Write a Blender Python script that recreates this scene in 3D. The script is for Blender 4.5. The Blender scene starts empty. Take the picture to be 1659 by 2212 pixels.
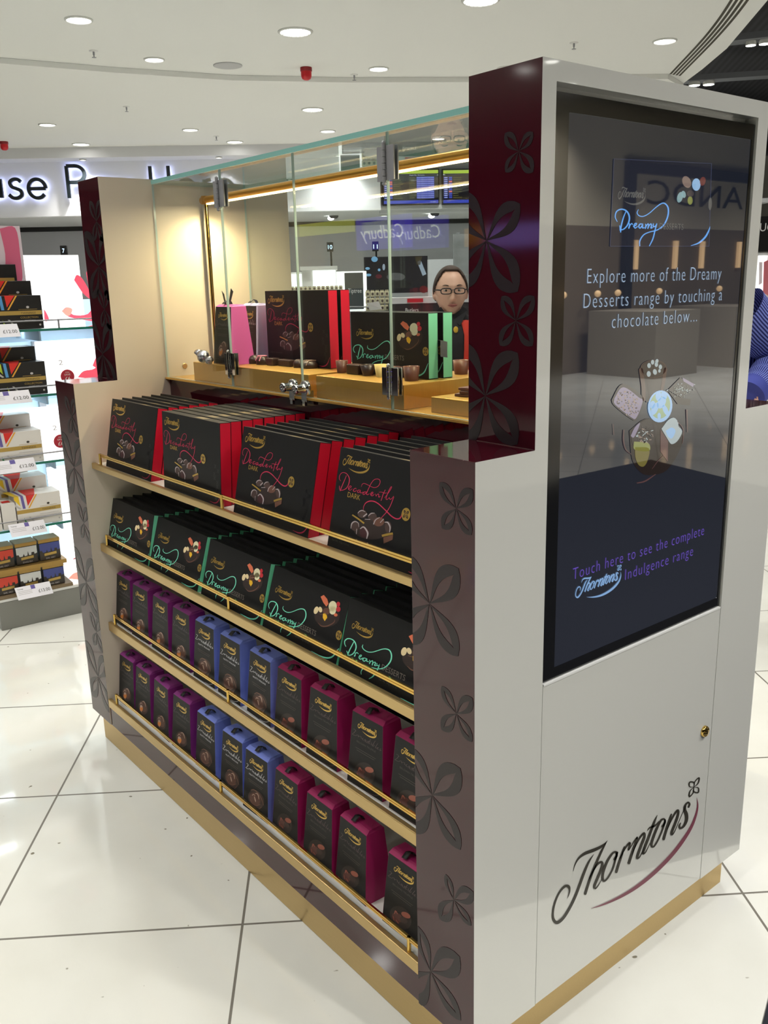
import bpy, bmesh, math, random
import numpy as np
from mathutils import Vector, Matrix, Euler
from mathutils.geometry import tessellate_polygon
random.seed(7)
SC = bpy.context.scene
COL = SC.collection
# ---------------------------------------------------------------- camera
CAM = np.array([0.9288, -0.9261, 1.4483]); YAW, PITCH, ROLL, FPX = 0.8926, -0.2536, -0.0239, 1916.68
IW, IH = 1659.0, 2212.0
def _axes():
    cy, sy, cp, sp = math.cos(YAW), math.sin(YAW), math.cos(PITCH), math.sin(PITCH)
    f = np.array([-sy*cp, cy*cp, sp]); r = np.array([cy, sy, 0.0]); u = np.cross(r, f)
    c, s = math.cos(ROLL), math.sin(ROLL)
    return c*r+s*u, -s*r+c*u, f
AR, AU, AF = _axes()
cd = bpy.data.cameras.new('camera'); cam = bpy.data.objects.new('camera', cd); COL.objects.link(cam)
cam.matrix_world = Matrix(((AR[0], AU[0], -AF[0], CAM[0]), (AR[1], AU[1], -AF[1], CAM[1]), (AR[2], AU[2], -AF[2], CAM[2]), (0, 0, 0, 1)))
cd.sensor_fit = 'VERTICAL'; cd.sensor_height = 24.0; cd.sensor_width = 18.0
cd.lens = FPX/IH*24.0; cd.clip_start = 0.02; cd.clip_end = 100
SC.camera = cam
# ---------------------------------------------------------------- look
SC.view_settings.view_transform = 'Standard'; SC.view_settings.look = 'None'
SC.view_settings.gamma = 1.0; SC.view_settings.use_curve_mapping = False
SC.view_settings.exposure = 0.0
W = bpy.data.worlds.new('world'); SC.world = W; W.use_nodes = True
W.node_tree.nodes['Background'].inputs[0].default_value = (0.93, 0.96, 1.0, 1)
W.node_tree.nodes['Background'].inputs[1].default_value = 0.22
try:
    SC.cycles.use_denoising = True; SC.cycles.max_bounces = 10; SC.cycles.transparent_max_bounces = 24
    SC.cycles.glossy_bounces = 5; SC.cycles.diffuse_bounces = 4; SC.cycles.caustics_reflective = False; SC.cycles.caustics_refractive = False
    SC.cycles.sample_clamp_indirect = 4.0
except Exception: pass
SPOT_W = 62.0        # watts of every ceiling downlight
DISC_E = 14.0
# ---------------------------------------------------------------- measuring helpers
def ray(x, y):
    return CAM, AF + AR*((x-IW/2)/FPX) - AU*((y-IH/2)/FPX)
def P(x, y, ax, val):
    o, d = ray(x, y); t = (val-o[ax])/d[ax]; return o+t*d
GA = math.radians(54.3)                        # the tile grid and the shop front share one direction
GU = np.array([math.cos(GA), math.sin(GA), 0.0]); GN = np.array([-math.sin(GA), math.cos(GA), 0.0])
C0 = np.array([CAM[0], CAM[1], 0.0])
def Q(x, y, v):                                # grid coordinates (u, z) of a sight line at depth v
    o, d = ray(x, y); t = v/(d @ GN); q = o+t*d; return float((q-C0) @ GU), float(q[2])
def K(u, v, z): return C0 + GU*u + GN*v + np.array([0, 0, z])
def uv_at(x, y, z):
    q = P(x, y, 2, z); return float((q-C0) @ GU), float((q-C0) @ GN)
# ---------------------------------------------------------------- materials
def lin(c):
    def g(v):
        v = v/255.0
        return v/12.92 if v <= 0.04045 else ((v+0.055)/1.055)**2.4
    return (g(c[0]), g(c[1]), g(c[2]), 1.0)
MATS = {}
def mat(name, c, rough=0.5, metal=0.0, coat=0.0, emit=0.0, ec=None, spec=0.5, trans=0.0, noise=0.0, nscale=40.0, bump=0.0, aniso=None):
    if name in MATS: return MATS[name]
    m = bpy.data.materials.new(name); m.use_nodes = True; nt = m.node_tree; b = nt.nodes['Principled BSDF']
    col = lin(c)
    b.inputs['Base Color'].default_value = col; b.inputs['Roughness'].default_value = rough
    b.inputs['Metallic'].default_value = metal; b.inputs['Specular IOR Level'].default_value = spec
    if coat: b.inputs['Coat Weight'].default_value = coat; b.inputs['Coat Roughness'].default_value = 0.03
    if trans: b.inputs['Transmission Weight'].default_value = trans
    if emit:
        b.inputs['Emission Color'].default_value = lin(ec or c); b.inputs['Emission Strength'].default_value = emit
    if noise or bump:
        tc = nt.nodes.new('ShaderNodeTexCoord'); nz = nt.nodes.new('ShaderNodeTexNoise')
        nz.inputs['Scale'].default_value = nscale; nz.inputs['Detail'].default_value = 4
        if aniso:
            mp = nt.nodes.new('ShaderNodeMapping'); mp.inputs['Scale'].default_value = aniso
            nt.links.new(tc.outputs['Object'], mp.inputs[0]); nt.links.new(mp.outputs[0], nz.inputs['Vector'])
        else: nt.links.new(tc.outputs['Object'], nz.inputs['Vector'])
        if noise:
            mx = nt.nodes.new('ShaderNodeMixRGB'); mx.blend_type = 'MULTIPLY'; mx.inputs[0].default_value = 1.0
            rp = nt.nodes.new('ShaderNodeMapRange'); rp.inputs[3].default_value = 1-noise; rp.inputs[4].default_value = 1+noise
            nt.links.new(nz.outputs[0], rp.inputs[0]); mx.inputs[1].default_value = col
            nt.links.new(rp.outputs[0], mx.inputs[2]); nt.links.new(mx.outputs[0], b.inputs['Base Color'])
        if bump:
            bp = nt.nodes.new('ShaderNodeBump'); bp.inputs['Strength'].default_value = bump; bp.inputs['Distance'].default_value = 0.002
            nt.links.new(nz.outputs[0], bp.inputs['Height']); nt.links.new(bp.outputs[0], b.inputs['Normal'])
    MATS[name] = m; return m
def glass_mat(name, tint, refl=1.0):
    if name in MATS: return MATS[name]
    m = bpy.data.materials.new(name); m.use_nodes = True; nt = m.node_tree; nt.nodes.clear()
    out = nt.nodes.new('ShaderNodeOutputMaterial'); mix = nt.nodes.new('ShaderNodeMixShader')
    tr = nt.nodes.new('ShaderNodeBsdfTransparent'); gl = nt.nodes.new('ShaderNodeBsdfGlossy'); lw = nt.nodes.new('ShaderNodeLayerWeight'); pw = nt.nodes.new('ShaderNodeMath'); fr = nt.nodes.new('ShaderNodeMath')
    tr.inputs[0].default_value = tint; gl.inputs['Roughness'].default_value = 0.0; lw.inputs[0].default_value = 0.5; pw.operation = 'POWER'; pw.inputs[1].default_value = 5.0; fr.operation = 'MULTIPLY_ADD'; fr.inputs[1].default_value = 0.955; fr.inputs[2].default_value = 0.045
    nt.links.new(lw.outputs['Facing'], pw.inputs[0]); nt.links.new(pw.outputs[0], fr.inputs[0])
    gl.inputs[0].default_value = (refl, refl, refl, 1)
    nt.links.new(fr.outputs[0], mix.inputs[0]); nt.links.new(tr.outputs[0], mix.inputs[1]); nt.links.new(gl.outputs[0], mix.inputs[2])
    nt.links.new(mix.outputs[0], out.inputs[0]); MATS[name] = m; return m
def floor_mat():
    m = bpy.data.materials.new('white_tiles'); m.use_nodes = True; nt = m.node_tree; b = nt.nodes['Principled BSDF']; L = nt.links.new; N = nt.nodes.new
    tc = N('ShaderNodeTexCoord')
    def dot(vec):
        d = N('ShaderNodeVectorMath'); d.operation = 'DOT_PRODUCT'; d.inputs[1].default_value = vec; L(tc.outputs['Object'], d.inputs[0]); return d.outputs['Value']
    def M(op, a, c=None):
        n = N('ShaderNodeMath'); n.operation = op
        for i, v in enumerate((a, c)):
            if v is None: continue
            if isinstance(v, (int, float)): n.inputs[i].default_value = v
            else: L(v, n.inputs[i])
        return n.outputs[0]
    T = 0.6
    def line(val, off):
        s = M('DIVIDE', M('SUBTRACT', val, off), T); fr = M('FRACT', M('ADD', s, 100.0)); d = M('MINIMUM', fr, M('SUBTRACT', 1.0, fr))
        return M('LESS_THAN', d, 0.0030/T)
    g = M('MAXIMUM', line(dot(tuple(GN)), 0.417*0.0+GOFF_N), line(dot(tuple(-GU)), GOFF_U))
    nz = N('ShaderNodeTexNoise'); nz.inputs['Scale'].default_value = 1.7; nz.inputs['Detail'].default_value = 6; L(tc.outputs['Object'], nz.inputs['Vector'])
    r1 = N('ShaderNodeValToRGB'); r1.color_ramp.elements[0].position = 0.35; r1.color_ramp.elements[0].color = lin((214, 213, 203)); r1.color_ramp.elements[1].position = 0.7; r1.color_ramp.elements[1].color = lin((228, 228, 220))
    L(nz.outputs[0], r1.inputs[0])
    n2 = N('ShaderNodeTexNoise'); n2.inputs['Scale'].default_value = 38; n2.inputs['Detail'].default_value = 1; L(tc.outputs['Object'], n2.inputs['Vector'])
    sp = N('ShaderNodeValToRGB'); sp.color_ramp.elements[0].position = 0.205; sp.color_ramp.elements[1].position = 0.235
    sp.color_ramp.elements[0].color = lin((150, 145, 132)); sp.color_ramp.elements[1].color = (1, 1, 1, 1); L(n2.outputs[0], sp.inputs[0])
    mu = N('ShaderNodeMixRGB'); mu.blend_type = 'MULTIPLY'; mu.inputs[0].default_value = 1; L(r1.outputs[0], mu.inputs[1]); L(sp.outputs[0], mu.inputs[2])
    mg = N('ShaderNodeMixRGB'); L(g, mg.inputs[0]); L(mu.outputs[0], mg.inputs[1]); mg.inputs[2].default_value = lin((112, 108, 98))
    L(mg.outputs[0], b.inputs['Base Color'])
    ro = M('ADD', M('MULTIPLY', g, 0.5), 0.06); L(ro, b.inputs['Roughness']); b.inputs['Specular IOR Level'].default_value = 0.5
    MATS['white_tiles'] = m; return m
# ---------------------------------------------------------------- mesh builder
class MB:
    def __init__(s): s.v = []; s.f = []; s.m = []; s.sm = []
    def add(s, vs, fs, m=0, smooth=False):
        o = len(s.v); s.v += [tuple(float(c) for c in p) for p in vs]
        for f in fs: s.f.append(tuple(i+o for i in f)); s.m.append(m); s.sm.append(smooth)
    def box(s, x0, x1, y0, y1, z0, z1, m=0, T=None):
        vs = [(x, y, z) for x in (x0, x1) for y in (y0, y1) for z in (z0, z1)]
        if T: vs = [T(*p) for p in vs]
        ms = m if isinstance(m, dict) else None
        fs = {'-x': (0, 1, 3, 2), '+x': (4, 6, 7, 5), '-y': (0, 4, 5, 1), '+y': (2, 3, 7, 6), '-z': (0, 2, 6, 4), '+z': (1, 5, 7, 3)}
        o = len(s.v); s.v += [tuple(float(c) for c in p) for p in vs]
        for k, f in fs.items():
            s.f.append(tuple(i+o for i in f)); s.m.append(ms.get(k, ms.get('*', 0)) if ms else m); s.sm.append(False)
    def extrude(s, poly, fmap, d0, d1, m=0, mside=None, holes=()):   # poly in 2D; fmap(a, b, d) -> 3D
        loops = [list(poly)]+[list(h) for h in holes]
        flat = [p for l in loops for p in l]; n = len(flat)
        tri = tessellate_polygon([[Vector((a, b, 0)) for a, b in l] for l in loops])
        for d in (d0, d1): s.add([fmap(a, b, d) for a, b in flat], tri, m)
        o = 0
        for l in loops:
            k = len(l); vs = [fmap(a, b, d0) for a, b in l]+[fmap(a, b, d1) for a, b in l]
            s.add(vs, [(i, (i+1) % k, k+(i+1) % k, k+i) for i in range(k)], m if mside is None else mside); o += k
    def flat(s, poly, fmap, m=0):
        tri = tessellate_polygon([[Vector((a, b, 0)) for a, b in poly]]); s.add([fmap(a, b) for a, b in poly], tri, m)
    def tube(s, path, r, n=10, m=0, cap=True, closed=False):
        pts = [Vector(p) for p in path]; rr = r if isinstance(r, (list, tuple)) else [r]*len(pts); vs = []; up = None
        for i, p in enumerate(pts):
            a = pts[i-1] if (i > 0 or closed) else p; b = pts[(i+1) % len(pts)] if (i < len(pts)-1 or closed) else p
            t = (b-a).normalized()
            if up is None:
                up = Vector((0, 0, 1)) if abs(t.z) < 0.9 else Vector((1, 0, 0))
            sx = t.cross(up).normalized(); sy = sx.cross(t).normalized(); up = sy
            for k in range(n):
                an = 2*math.pi*k/n; vs.append(p+sx*(rr[i]*math.cos(an))+sy*(rr[i]*math.sin(an)))
        L = len(pts); fs = []
        for i in range(L if closed else L-1):
            for k in range(n):
                j = (i+1) % L; fs.append((i*n+k, i*n+(k+1) % n, j*n+(k+1) % n, j*n+k))
        s.add(vs, fs, m, True)
        if cap and not closed:
            s.add(vs[:n], [tuple(range(n))], m); s.add(vs[-n:], [tuple(range(n))], m)
    def lathe(s, prof, c=(0, 0, 0), n=24, m=0, T=None, smooth=True):
        vs = []
        for r, z in prof:
            for k in range(n):
                a = 2*math.pi*k/n; p = (c[0]+r*math.cos(a), c[1]+r*math.sin(a), c[2]+z); vs.append(T(*p) if T else p)
        fs = [(i*n+k, i*n+(k+1) % n, (i+1)*n+(k+1) % n, (i+1)*n+k) for i in range(len(prof)-1) for k in range(n)]
        s.add(vs, fs, m, smooth); s.add(vs[:n], [tuple(range(n))], m); s.add(vs[-n:], [tuple(range(n))], m)
    def blob(s, c, r, m=0, nu=16, nv=10, jit=0.0, zmin=-1.0):
        vs = []; rng = random.Random(int(abs(c[0]*1e4)+abs(c[2]*1e4)))
        for i in range(nv+1):
            ph = math.pi*i/nv
            for k in range(nu):
                th = 2*math.pi*k/nu; j = 1+rng.uniform(-jit, jit)
                vs.append((c[0]+r[0]*math.sin(ph)*math.cos(th)*j, c[1]+r[1]*math.sin(ph)*math.sin(th)*j, c[2]+r[2]*max(zmin, math.cos(ph))))
        s.add(vs, [(i*nu+k, i*nu+(k+1) % nu, (i+1)*nu+(k+1) % nu, (i+1)*nu+k) for i in range(nv) for k in range(nu)], m, True)
    def ribbon(s, pts, fmap, m=0, n=5, clip=None, caps=True):
        q = spline(pts, n); L = len(q); vs = []
        for i, (x, y, w) in enumerate(q):
            a = q[max(0, i-1)]; b = q[min(L-1, i+1)]; dx, dy = b[0]-a[0], b[1]-a[1]; l = math.hypot(dx, dy) or 1.0
            nx, ny = -dy/l*w/2, dx/l*w/2; vs += [(x+nx, y+ny), (x-nx, y-ny)]
        fs = [(2*i, 2*i+1, 2*i+3, 2*i+2) for i in range(L-1)]
        s.add([fmap(a, b) for a, b in vs], fs, m)
        if caps:
            for e, sg in ((0, -1), (L-1, 1)):
                x, y, w = q[e]; 
                if w < 6: continue
                o = q[1] if e == 0 else q[-2]; an = math.atan2(y-o[1], x-o[0])
                s.flat([(x+w/2*math.cos(an+t*math.pi/6), y+w/2*math.sin(an+t*math.pi/6)) for t in range(-3, 4)], fmap, m)
    def ellipse(s, c, rx, ry, fmap, m=0, n=20, rot=0.0):
        cr, sr = math.cos(rot), math.sin(rot)
        s.flat([(c[0]+rx*math.cos(t)*cr-ry*math.sin(t)*sr, c[1]+rx*math.cos(t)*sr+ry*math.sin(t)*cr) for t in (2*math.pi*i/n for i in range(n))], fmap, m)
    def build(s, name, mats, parent=None, bevel=0.0, loc=None):
        me = bpy.data.meshes.new(name)
        off = np.zeros(3)
        if parent is not None:
            q = parent; 
            while q is not None: off = off+np.array(q.location); q = q.parent
        elif loc is not None: off = np.array(loc)
        vs = [tuple(np.array(p)-off) for p in s.v] if off.any() else s.v
        me.from_pydata(vs, [], s.f)
        mats = mats if isinstance(mats, (list, tuple)) else [mats]
        for m in mats: me.materials.append(m)
        me.polygons.foreach_set('material_index', s.m); me.polygons.foreach_set('use_smooth', s.sm); me.update()
        o = bpy.data.objects.new(name, me); COL.objects.link(o)
        if parent is not None: o.parent = parent
        elif loc is not None: o.location = loc
        if bevel:
            md = o.modifiers.new('edge', 'BEVEL'); md.width = bevel; md.segments = 2; md.limit_method = 'ANGLE'; md.angle_limit = math.radians(40)
        return o
def spline(pts, n=5):
    if len(pts) < 3: return [tuple(p) for p in pts]
    p = [np.array(q, float) for q in pts]; p = [2*p[0]-p[1]]+p+[2*p[-1]-p[-2]]; out = []
    for i in range(1, len(p)-2):
        for k in range(n):
            t = k/n
            out.append(tuple(0.5*((2*p[i])+(-p[i-1]+p[i+1])*t+(2*p[i-1]-5*p[i]+4*p[i+1]-p[i+2])*t*t+(-p[i-1]+3*p[i]-3*p[i+1]+p[i+2])*t**3)))
    out.append(tuple(p[-2])); return [(a, b, max(w, 1e-6)) for a, b, w in out]
def homog(src, dst):
    A = []
    for (x, y), (u, v) in zip(src, dst):
        A += [[x, y, 1, 0, 0, 0, -u*x, -u*y, -u], [0, 0, 0, x, y, 1, -v*x, -v*y, -v]]
    h = np.linalg.svd(np.array(A, float))[2][-1].reshape(3, 3)
    def f(x, y):
        r = h @ np.array([x, y, 1.0]); return r[0]/r[2], r[1]/r[2]
    return f
_txt = {}
def text2d(t, thin=0.0, sp=1.0):
    key = (t, thin, sp)
    if key in _txt: return _txt[key]
    c = bpy.data.curves.new('t', 'FONT'); c.body = t; c.size = 1.0; c.resolution_u = 3; c.offset = -thin; c.space_character = sp
    o = bpy.data.objects.new('t', c); COL.objects.link(o); bpy.context.view_layer.update()
    dg = bpy.context.evaluated_depsgraph_get(); me = bpy.data.meshes.new_from_object(o.evaluated_get(dg))
    v = [(p.co.x, p.co.y) for p in me.vertices]; f = [tuple(q.vertices) for q in me.polygons]
    bpy.data.objects.remove(o); bpy.data.curves.remove(c); bpy.data.meshes.remove(me)
    xs = [a for a, b in v]; x0, x1 = min(xs), max(xs)
    _txt[key] = ([((a-x0)/(x1-x0), b) for a, b in v], f, x1-x0); return _txt[key]
def put_text(mb, t, fmap, x0, x1, y, cap, m=0, sk=0.0, thin=0.0, sp=1.0):
    """text from x0 to x1 on baseline y with capital height cap, in the coordinates of fmap"""
    v, f, w = text2d(t, thin, sp)
    mb.add([fmap(x0+(x1-x0)*a+sk*b, y+cap*b/0.72) for a, b in v], f, m)
# ---------------------------------------------------------------- scene graph helpers
def tag(o, label, cat, group=None):
    o['label'] = label; o['category'] = cat
    if group: o['group'] = group
    return o
def empty(name, label, cat, loc=(0, 0, 0), group=None):
    o = bpy.data.objects.new(name, None); COL.objects.link(o); o.location = tuple(float(c) for c in loc); o.empty_display_size = 0.05
    return tag(o, label, cat, group)
def struct(name, mb, mats, loc=None):
    o = mb.build(name, mats, loc=loc); o['kind'] = 'structure'; return o
def copy_thing(root, loc, rot, label, group=None):
    r = root.copy(); COL.objects.link(r); r.location = loc; r.rotation_euler = rot; r['label'] = label
    if group: r['group'] = group
    for ch in list(root.children):
        c = ch.copy(); COL.objects.link(c); c.parent = r
        for g in list(ch.children):
            d = g.copy(); COL.objects.link(d); d.parent = c
    return r
ORD = ['front', 'second', 'third', 'fourth', 'fifth', 'sixth', 'seventh', 'eighth', 'ninth', 'tenth', 'eleventh', 'twelfth']
GOFF_N = 0.417*0.6/0.507; GOFF_U = 0.901*0.6/0.507
# ================================================================ MATERIALS
M_WHITE = mat('white_lacquer', (206, 206, 199), 0.3, coat=1.0)
M_CREAM = mat('cream_laminate', (218, 205, 186), 0.35)
M_BURG = mat('burgundy_gloss', (54, 9, 20), 0.065, spec=0.62)
M_FLOWER = mat('flower_vinyl', (40, 33, 35), 0.28, spec=0.3)
M_GOLD = mat('satin_gold', (200, 172, 118), 0.34, metal=0.85, noise=0.05, nscale=60, aniso=(0.3, 6, 6))
M_GOLDB = mat('polished_brass', (214, 178, 96), 0.12, metal=1.0)
M_GOLDD = mat('brushed_gold_riser', (216, 172, 92), 0.36, metal=0.75, noise=0.10, nscale=50, aniso=(8, 8, 0.4))
M_CHROME = mat('chrome', (215, 215, 218), 0.07, metal=1.0)
M_STEEL = mat('satin_steel', (150, 150, 154), 0.4, metal=0.35)
M_BLACK = mat('black_plastic', (16, 16, 16), 0.4)
M_BEZEL = mat('black_bezel', (9, 9, 9), 0.10, spec=0.5)
M_SHELFW = mat('white_shelf_board', (226, 224, 216), 0.4)
M_DARKIN = mat('dark_shelf_back', (8, 6, 7), 0.8, spec=.2)
M_GLASS = glass_mat('clear_glass', (0.965, 0.985, 0.975, 1))
M_GEDGE = mat('green_glass_edge', (132, 184, 178), 0.2)
M_GEDGE2 = mat('pale_glass_edge', (186, 208, 204), 0.15)
M_CEIL = mat('ceiling_paint', (226, 226, 222), 0.9)
M_BULK = mat('bulkhead_paint', (208, 208, 210), 0.8)
M_SLAT = mat('black_ceiling', (18, 18, 20), 0.7)
M_LAMP = mat('lamp_disc', (255, 253, 246), 0.5, emit=DISC_E)
M_RIM = mat('lamp_rim', (205, 205, 200), 0.4)
M_WTRIM = mat('white_trim', (225, 225, 222), 0.5)
M_INK = mat('logo_brown', (46, 42, 32), 0.35)
M_MAROON = mat('logo_maroon', (118, 52, 70), 0.35)
M_GREYP = mat('grey_wall', (172, 173, 178), 0.8)
M_DGREY = mat('dark_grey', (60, 60, 62), 0.6)
# ================================================================ SETTING
def gbox(mb, u0, u1, v0, v1, z0, z1, m=0):       # a box laid along the shop front
    mb.box(u0, u1, v0, v1, z0, z1, m, T=lambda a, b, c: tuple(K(a, b, c)))
fm = MB(); fm.add([tuple(K(a, b, 0)) for a, b in ((-16, -9), (22, -9), (22, 22), (-16, 22))], [(0, 1, 2, 3)])
struct('floor', fm, [floor_mat()])
cp = MB(); cp.add([(.46, -.05, .004), (.275, .5, .004), (.15, .86, .004), (.06, 1.12, .004), (.9, 4.6, .004), (3.2, 5.2, .004), (3.4, 1.2, .004), (2.2, -.6, .004)], [tuple(range(8))])
struct('floor_carpet', cp, [mat('dark_carpet', (30, 32, 40), 0.95, noise=0.15, nscale=200)])
ZC = 3.30; ZF = 3.255
step = [(-14, 1.8), (-9, 4.6), (-6.2, 6.55), (-4.0, 7.55)]+[(-2.609, 8.139), (-1.761, 8.516), (-.804, 8.864), (.251, 9.011), (1.407, 9.051), (2.2, 9.04), (3.3, 9.02)]
edge = [(3.62, 9.45), (3.56, 8.85), (3.456, 8.089), (3.154, 6.745), (2.72, 5.3), (2.1, 3.9), (1.25, 2.5), (.1, 1.1), (-1.4, -.3), (-3.2, -1.5), (-5.4, -2.4), (-8, -3), (-11, -3.4)]
near = step+edge+[(-14, -3.4)]
cm = MB(); cm.extrude(near, lambda a, b, d: tuple(K(a, b, d)), ZC, ZC+.35, 0)
struct('ceiling', cm, [M_CEIL])
far = [(-9, 4.0), (-6.2, 6.0), (-4, 7.0), (-2.6, 7.6), (-.8, 8.3), (1.4, 8.5), (3.5, 8.5), (3.62, 9.45), (3.7, 12.7), (-9, 12.7)]
cf = MB(); cf.extrude([(u, v) for u, v in step]+[(3.62, 9.45), (3.7, 11), (3.7, 12.7), (-14, 12.7)], lambda a, b, d: tuple(K(a, b, d)), ZF, ZF+.044, 0)
struct('ceiling_lower', cf, [M_CEIL])
bk = MB(); bk.extrude([(-16, -9), (22, -9), (22, 22), (-16, 22)], lambda a, b, d: tuple(K(a, b, d)), 3.95, 4.0, 0)
bm_ = M_SLAT.node_tree; 
_tc = bm_.nodes.new('ShaderNodeTexCoord'); _mp = bm_.nodes.new('ShaderNodeMapping'); _wv = bm_.nodes.new('ShaderNodeTexWave')
_mp.inputs['Rotation'].default_value = (0, 0, -GA-1.35); _wv.inputs['Scale'].default_value = 4.0; _wv.bands_direction = 'Y'
_rp = bm_.nodes.new('ShaderNodeValToRGB'); _rp.color_ramp.elements[0].color = lin((10, 10, 12)); _rp.color_ramp.elements[1].color = lin((42, 42, 46))
bm_.links.new(_tc.outputs['Object'], _mp.inputs[0]); bm_.links.new(_mp.outputs[0], _wv.inputs[0]); bm_.links.new(_wv.outputs['Fac'], _rp.inputs[0])
bm_.links.new(_rp.outputs[0], bm_.nodes['Principled BSDF'].inputs['Base Color'])
struct('ceiling_black_slats', bk, [M_SLAT])
sl = MB()                                             # slot diffuser lines by the ceiling edge
for k in range(4):
    a = uv_at(1448+k*6.5, 160+k*1.2, ZC); b = uv_at(1524+k*9, 78, ZC); c = uv_at(1580+k*11.5, 0, ZC)
    pts = [a, b, c, (c[0]*2-b[0]-.06, c[1]*2-b[1])]
    sl.ribbon([(p[0], p[1], .022) for p in pts], lambda x, y: tuple(K(x, y, ZC-.0015)), 0, 8)
struct('trim_1', sl, [mat('slot_shadow', (70, 66, 56), 0.9)])
# shop front beyond: bulkhead, lit fascia, soffit, back wall
bh = MB(); gbox(bh, -14, 3.7, 12.7, 13.1, 3.125, 3.30); struct('wall_bulkhead', bh, [M_BULK])
fs = MB(); gbox(fs, -14, .78, 13.1, 13.25, 2.43, 3.125); struct('wall_fascia', fs, [mat('fascia_white', (238, 238, 242), 0.6)])
f2 = MB(); gbox(f2, .78, 5.5, 13.3, 13.45, 2.40, 3.26); struct('wall_screens', f2, [mat('screen_wall', (196, 197, 200), 0.7)])
so = MB(); gbox(so, -14, 6.5, 13.25, 15.5, 2.44, 2.50); struct('ceiling_soffit', so, [mat('soffit_grey', (196, 197, 198), 0.8)])
bw = MB(); gbox(bw, -14, 6.5, 15.5, 15.7, 0, 2.5, 0); gbox(bw, -14, 6.5, 15.44, 15.5, 2.37, 2.44, 1); struct('wall_back', bw, [M_GREYP, M_BLACK])
# the rest of the hall behind and beside the camera (it shows as reflections)
wl = MB(); gbox(wl, -14.2, -14.0, -9, 15.7, 0, 3.6); struct('wall_left', wl, [mat('hall_wall_grey', (120, 118, 116), 0.8)])
wf = MB(); gbox(wf, -14, 21, -9.2, -9.0, 0, 3.9); struct('wall_front', wf, [mat('hall_wall_dark', (52, 46, 46), 0.8)])
wr = MB(); gbox(wr, 21.0, 21.2, -9, 20, 0, 3.9); struct('wall_right', wr, [mat('hall_wall_brown', (150, 138, 120), 0.8)])
wk = MB(); gbox(wk, 6.3, 21.2, 20.0, 20.2, 0, 3.9); struct('wall_far_right', wk, [mat('hall_wall_pale', (190, 188, 182), 0.8)])

# ---------------------------------------------------------------- lamps
def downlight(u, v, z, r, label, power, name='ceiling_downlight', group='recessed ceiling downlights', lit=True):
    c = K(u, v, z); e = empty(name, label, 'ceiling light', c, group)
    a = MB(); a.lathe([(r*1.16, 0), (r*1.16, -.006), (r*1.02, -.012), (r, -.004), (r, 0)], c, 28); a.build('trim_ring', [M_RIM], e)
    b = MB(); b.lathe([(r*.98, -.003), (r*.7, -.0045)], c, 24); b.build('lamp_lens', [M_LAMP], e)
    if power:
        l = bpy.data.lights.new('downlight_beam', 'SPOT'); l.energy = power; l.spot_size = math.radians(125); l.spot_blend = 0.8; l.shadow_soft_size = r*.8; l.color = (1.0, 0.98, 0.945)
        lo = bpy.data.objects.new('downlight_beam', l); COL.objects.link(lo); lo.parent = e; lo.location = (0, 0, -.03)
vis = [((170, 42), ZC, .085, 'leftmost bright downlight on the upper ceiling'), ((333, 128), ZC, .075, 'bright downlight just above the curved ceiling step, left of the round grille'),
       ((818, 148), ZC, .08, 'bright downlight beside the red alarm at the ceiling step'), ((1095, 147), ZC, .08, 'downlight half hidden by the top of the burgundy panel'),
       ((1436, 88), ZC, .085, 'bright downlight beside the black slot lines at the ceiling edge'),
       ((102, 269), ZF, .085, 'downlight above the illuminated letters, leftmost of the far ceiling'), ((411, 280), ZF, .085, 'downlight right above the glass case corner on the far ceiling'),
       ((708, 283), ZF, .085, 'downlight just above the teal glass edge'), ((187, 318), ZF, .1, 'low downlight close to the bulkhead above the big letter P'),
       ((519, 324), ZF, .095, 'low downlight close to the bulkhead at the glass case'), ((1120, 215), ZF, .08, 'downlight of the far ceiling hidden behind the burgundy panel'),
       ((928, 324), ZF, .085, 'downlight seen through the glass above the flight boards'), ((1000, 325), ZF, .085, 'small downlight seen through the glass beside the burgundy panel')]
for (px, py), z, r, lb in vis:
    u, v = uv_at(px, py, z); downlight(u, min(v, 12.45), z, r, lb, SPOT_W)
for (px, py), z, r, lb in [((638, 68), ZC, .115, 'large round louvred light in the middle of the upper ceiling'), ((675, 236), ZF, .105, 'large round louvred light on the far ceiling'),
                           ((1038, 0), ZC, .115, 'large round louvred light cut by the top of the picture')]:
    u, v = uv_at(px, py, z); downlight(u, v, z, r, lb, SPOT_W*1.3, 'round_louvre_light', 'large round ceiling lights')
    e = COL.objects[-1] if False else [o for o in COL.objects if o.name.startswith('round_louvre_light')][-1]
    c = K(u, v, z); g = MB()
    for k in range(-3, 4):
        h = math.sqrt(max(.001, r*r-(k*r/3.6)**2))*.95
        g.tube([tuple(c+GU*(k*r/3.6)+GN*h+np.array([0, 0, -.009])), tuple(c+GU*(k*r/3.6)-GN*h+np.array([0, 0, -.009]))], .0025, 6)
    g.build('louvre', [M_RIM], e)
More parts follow.
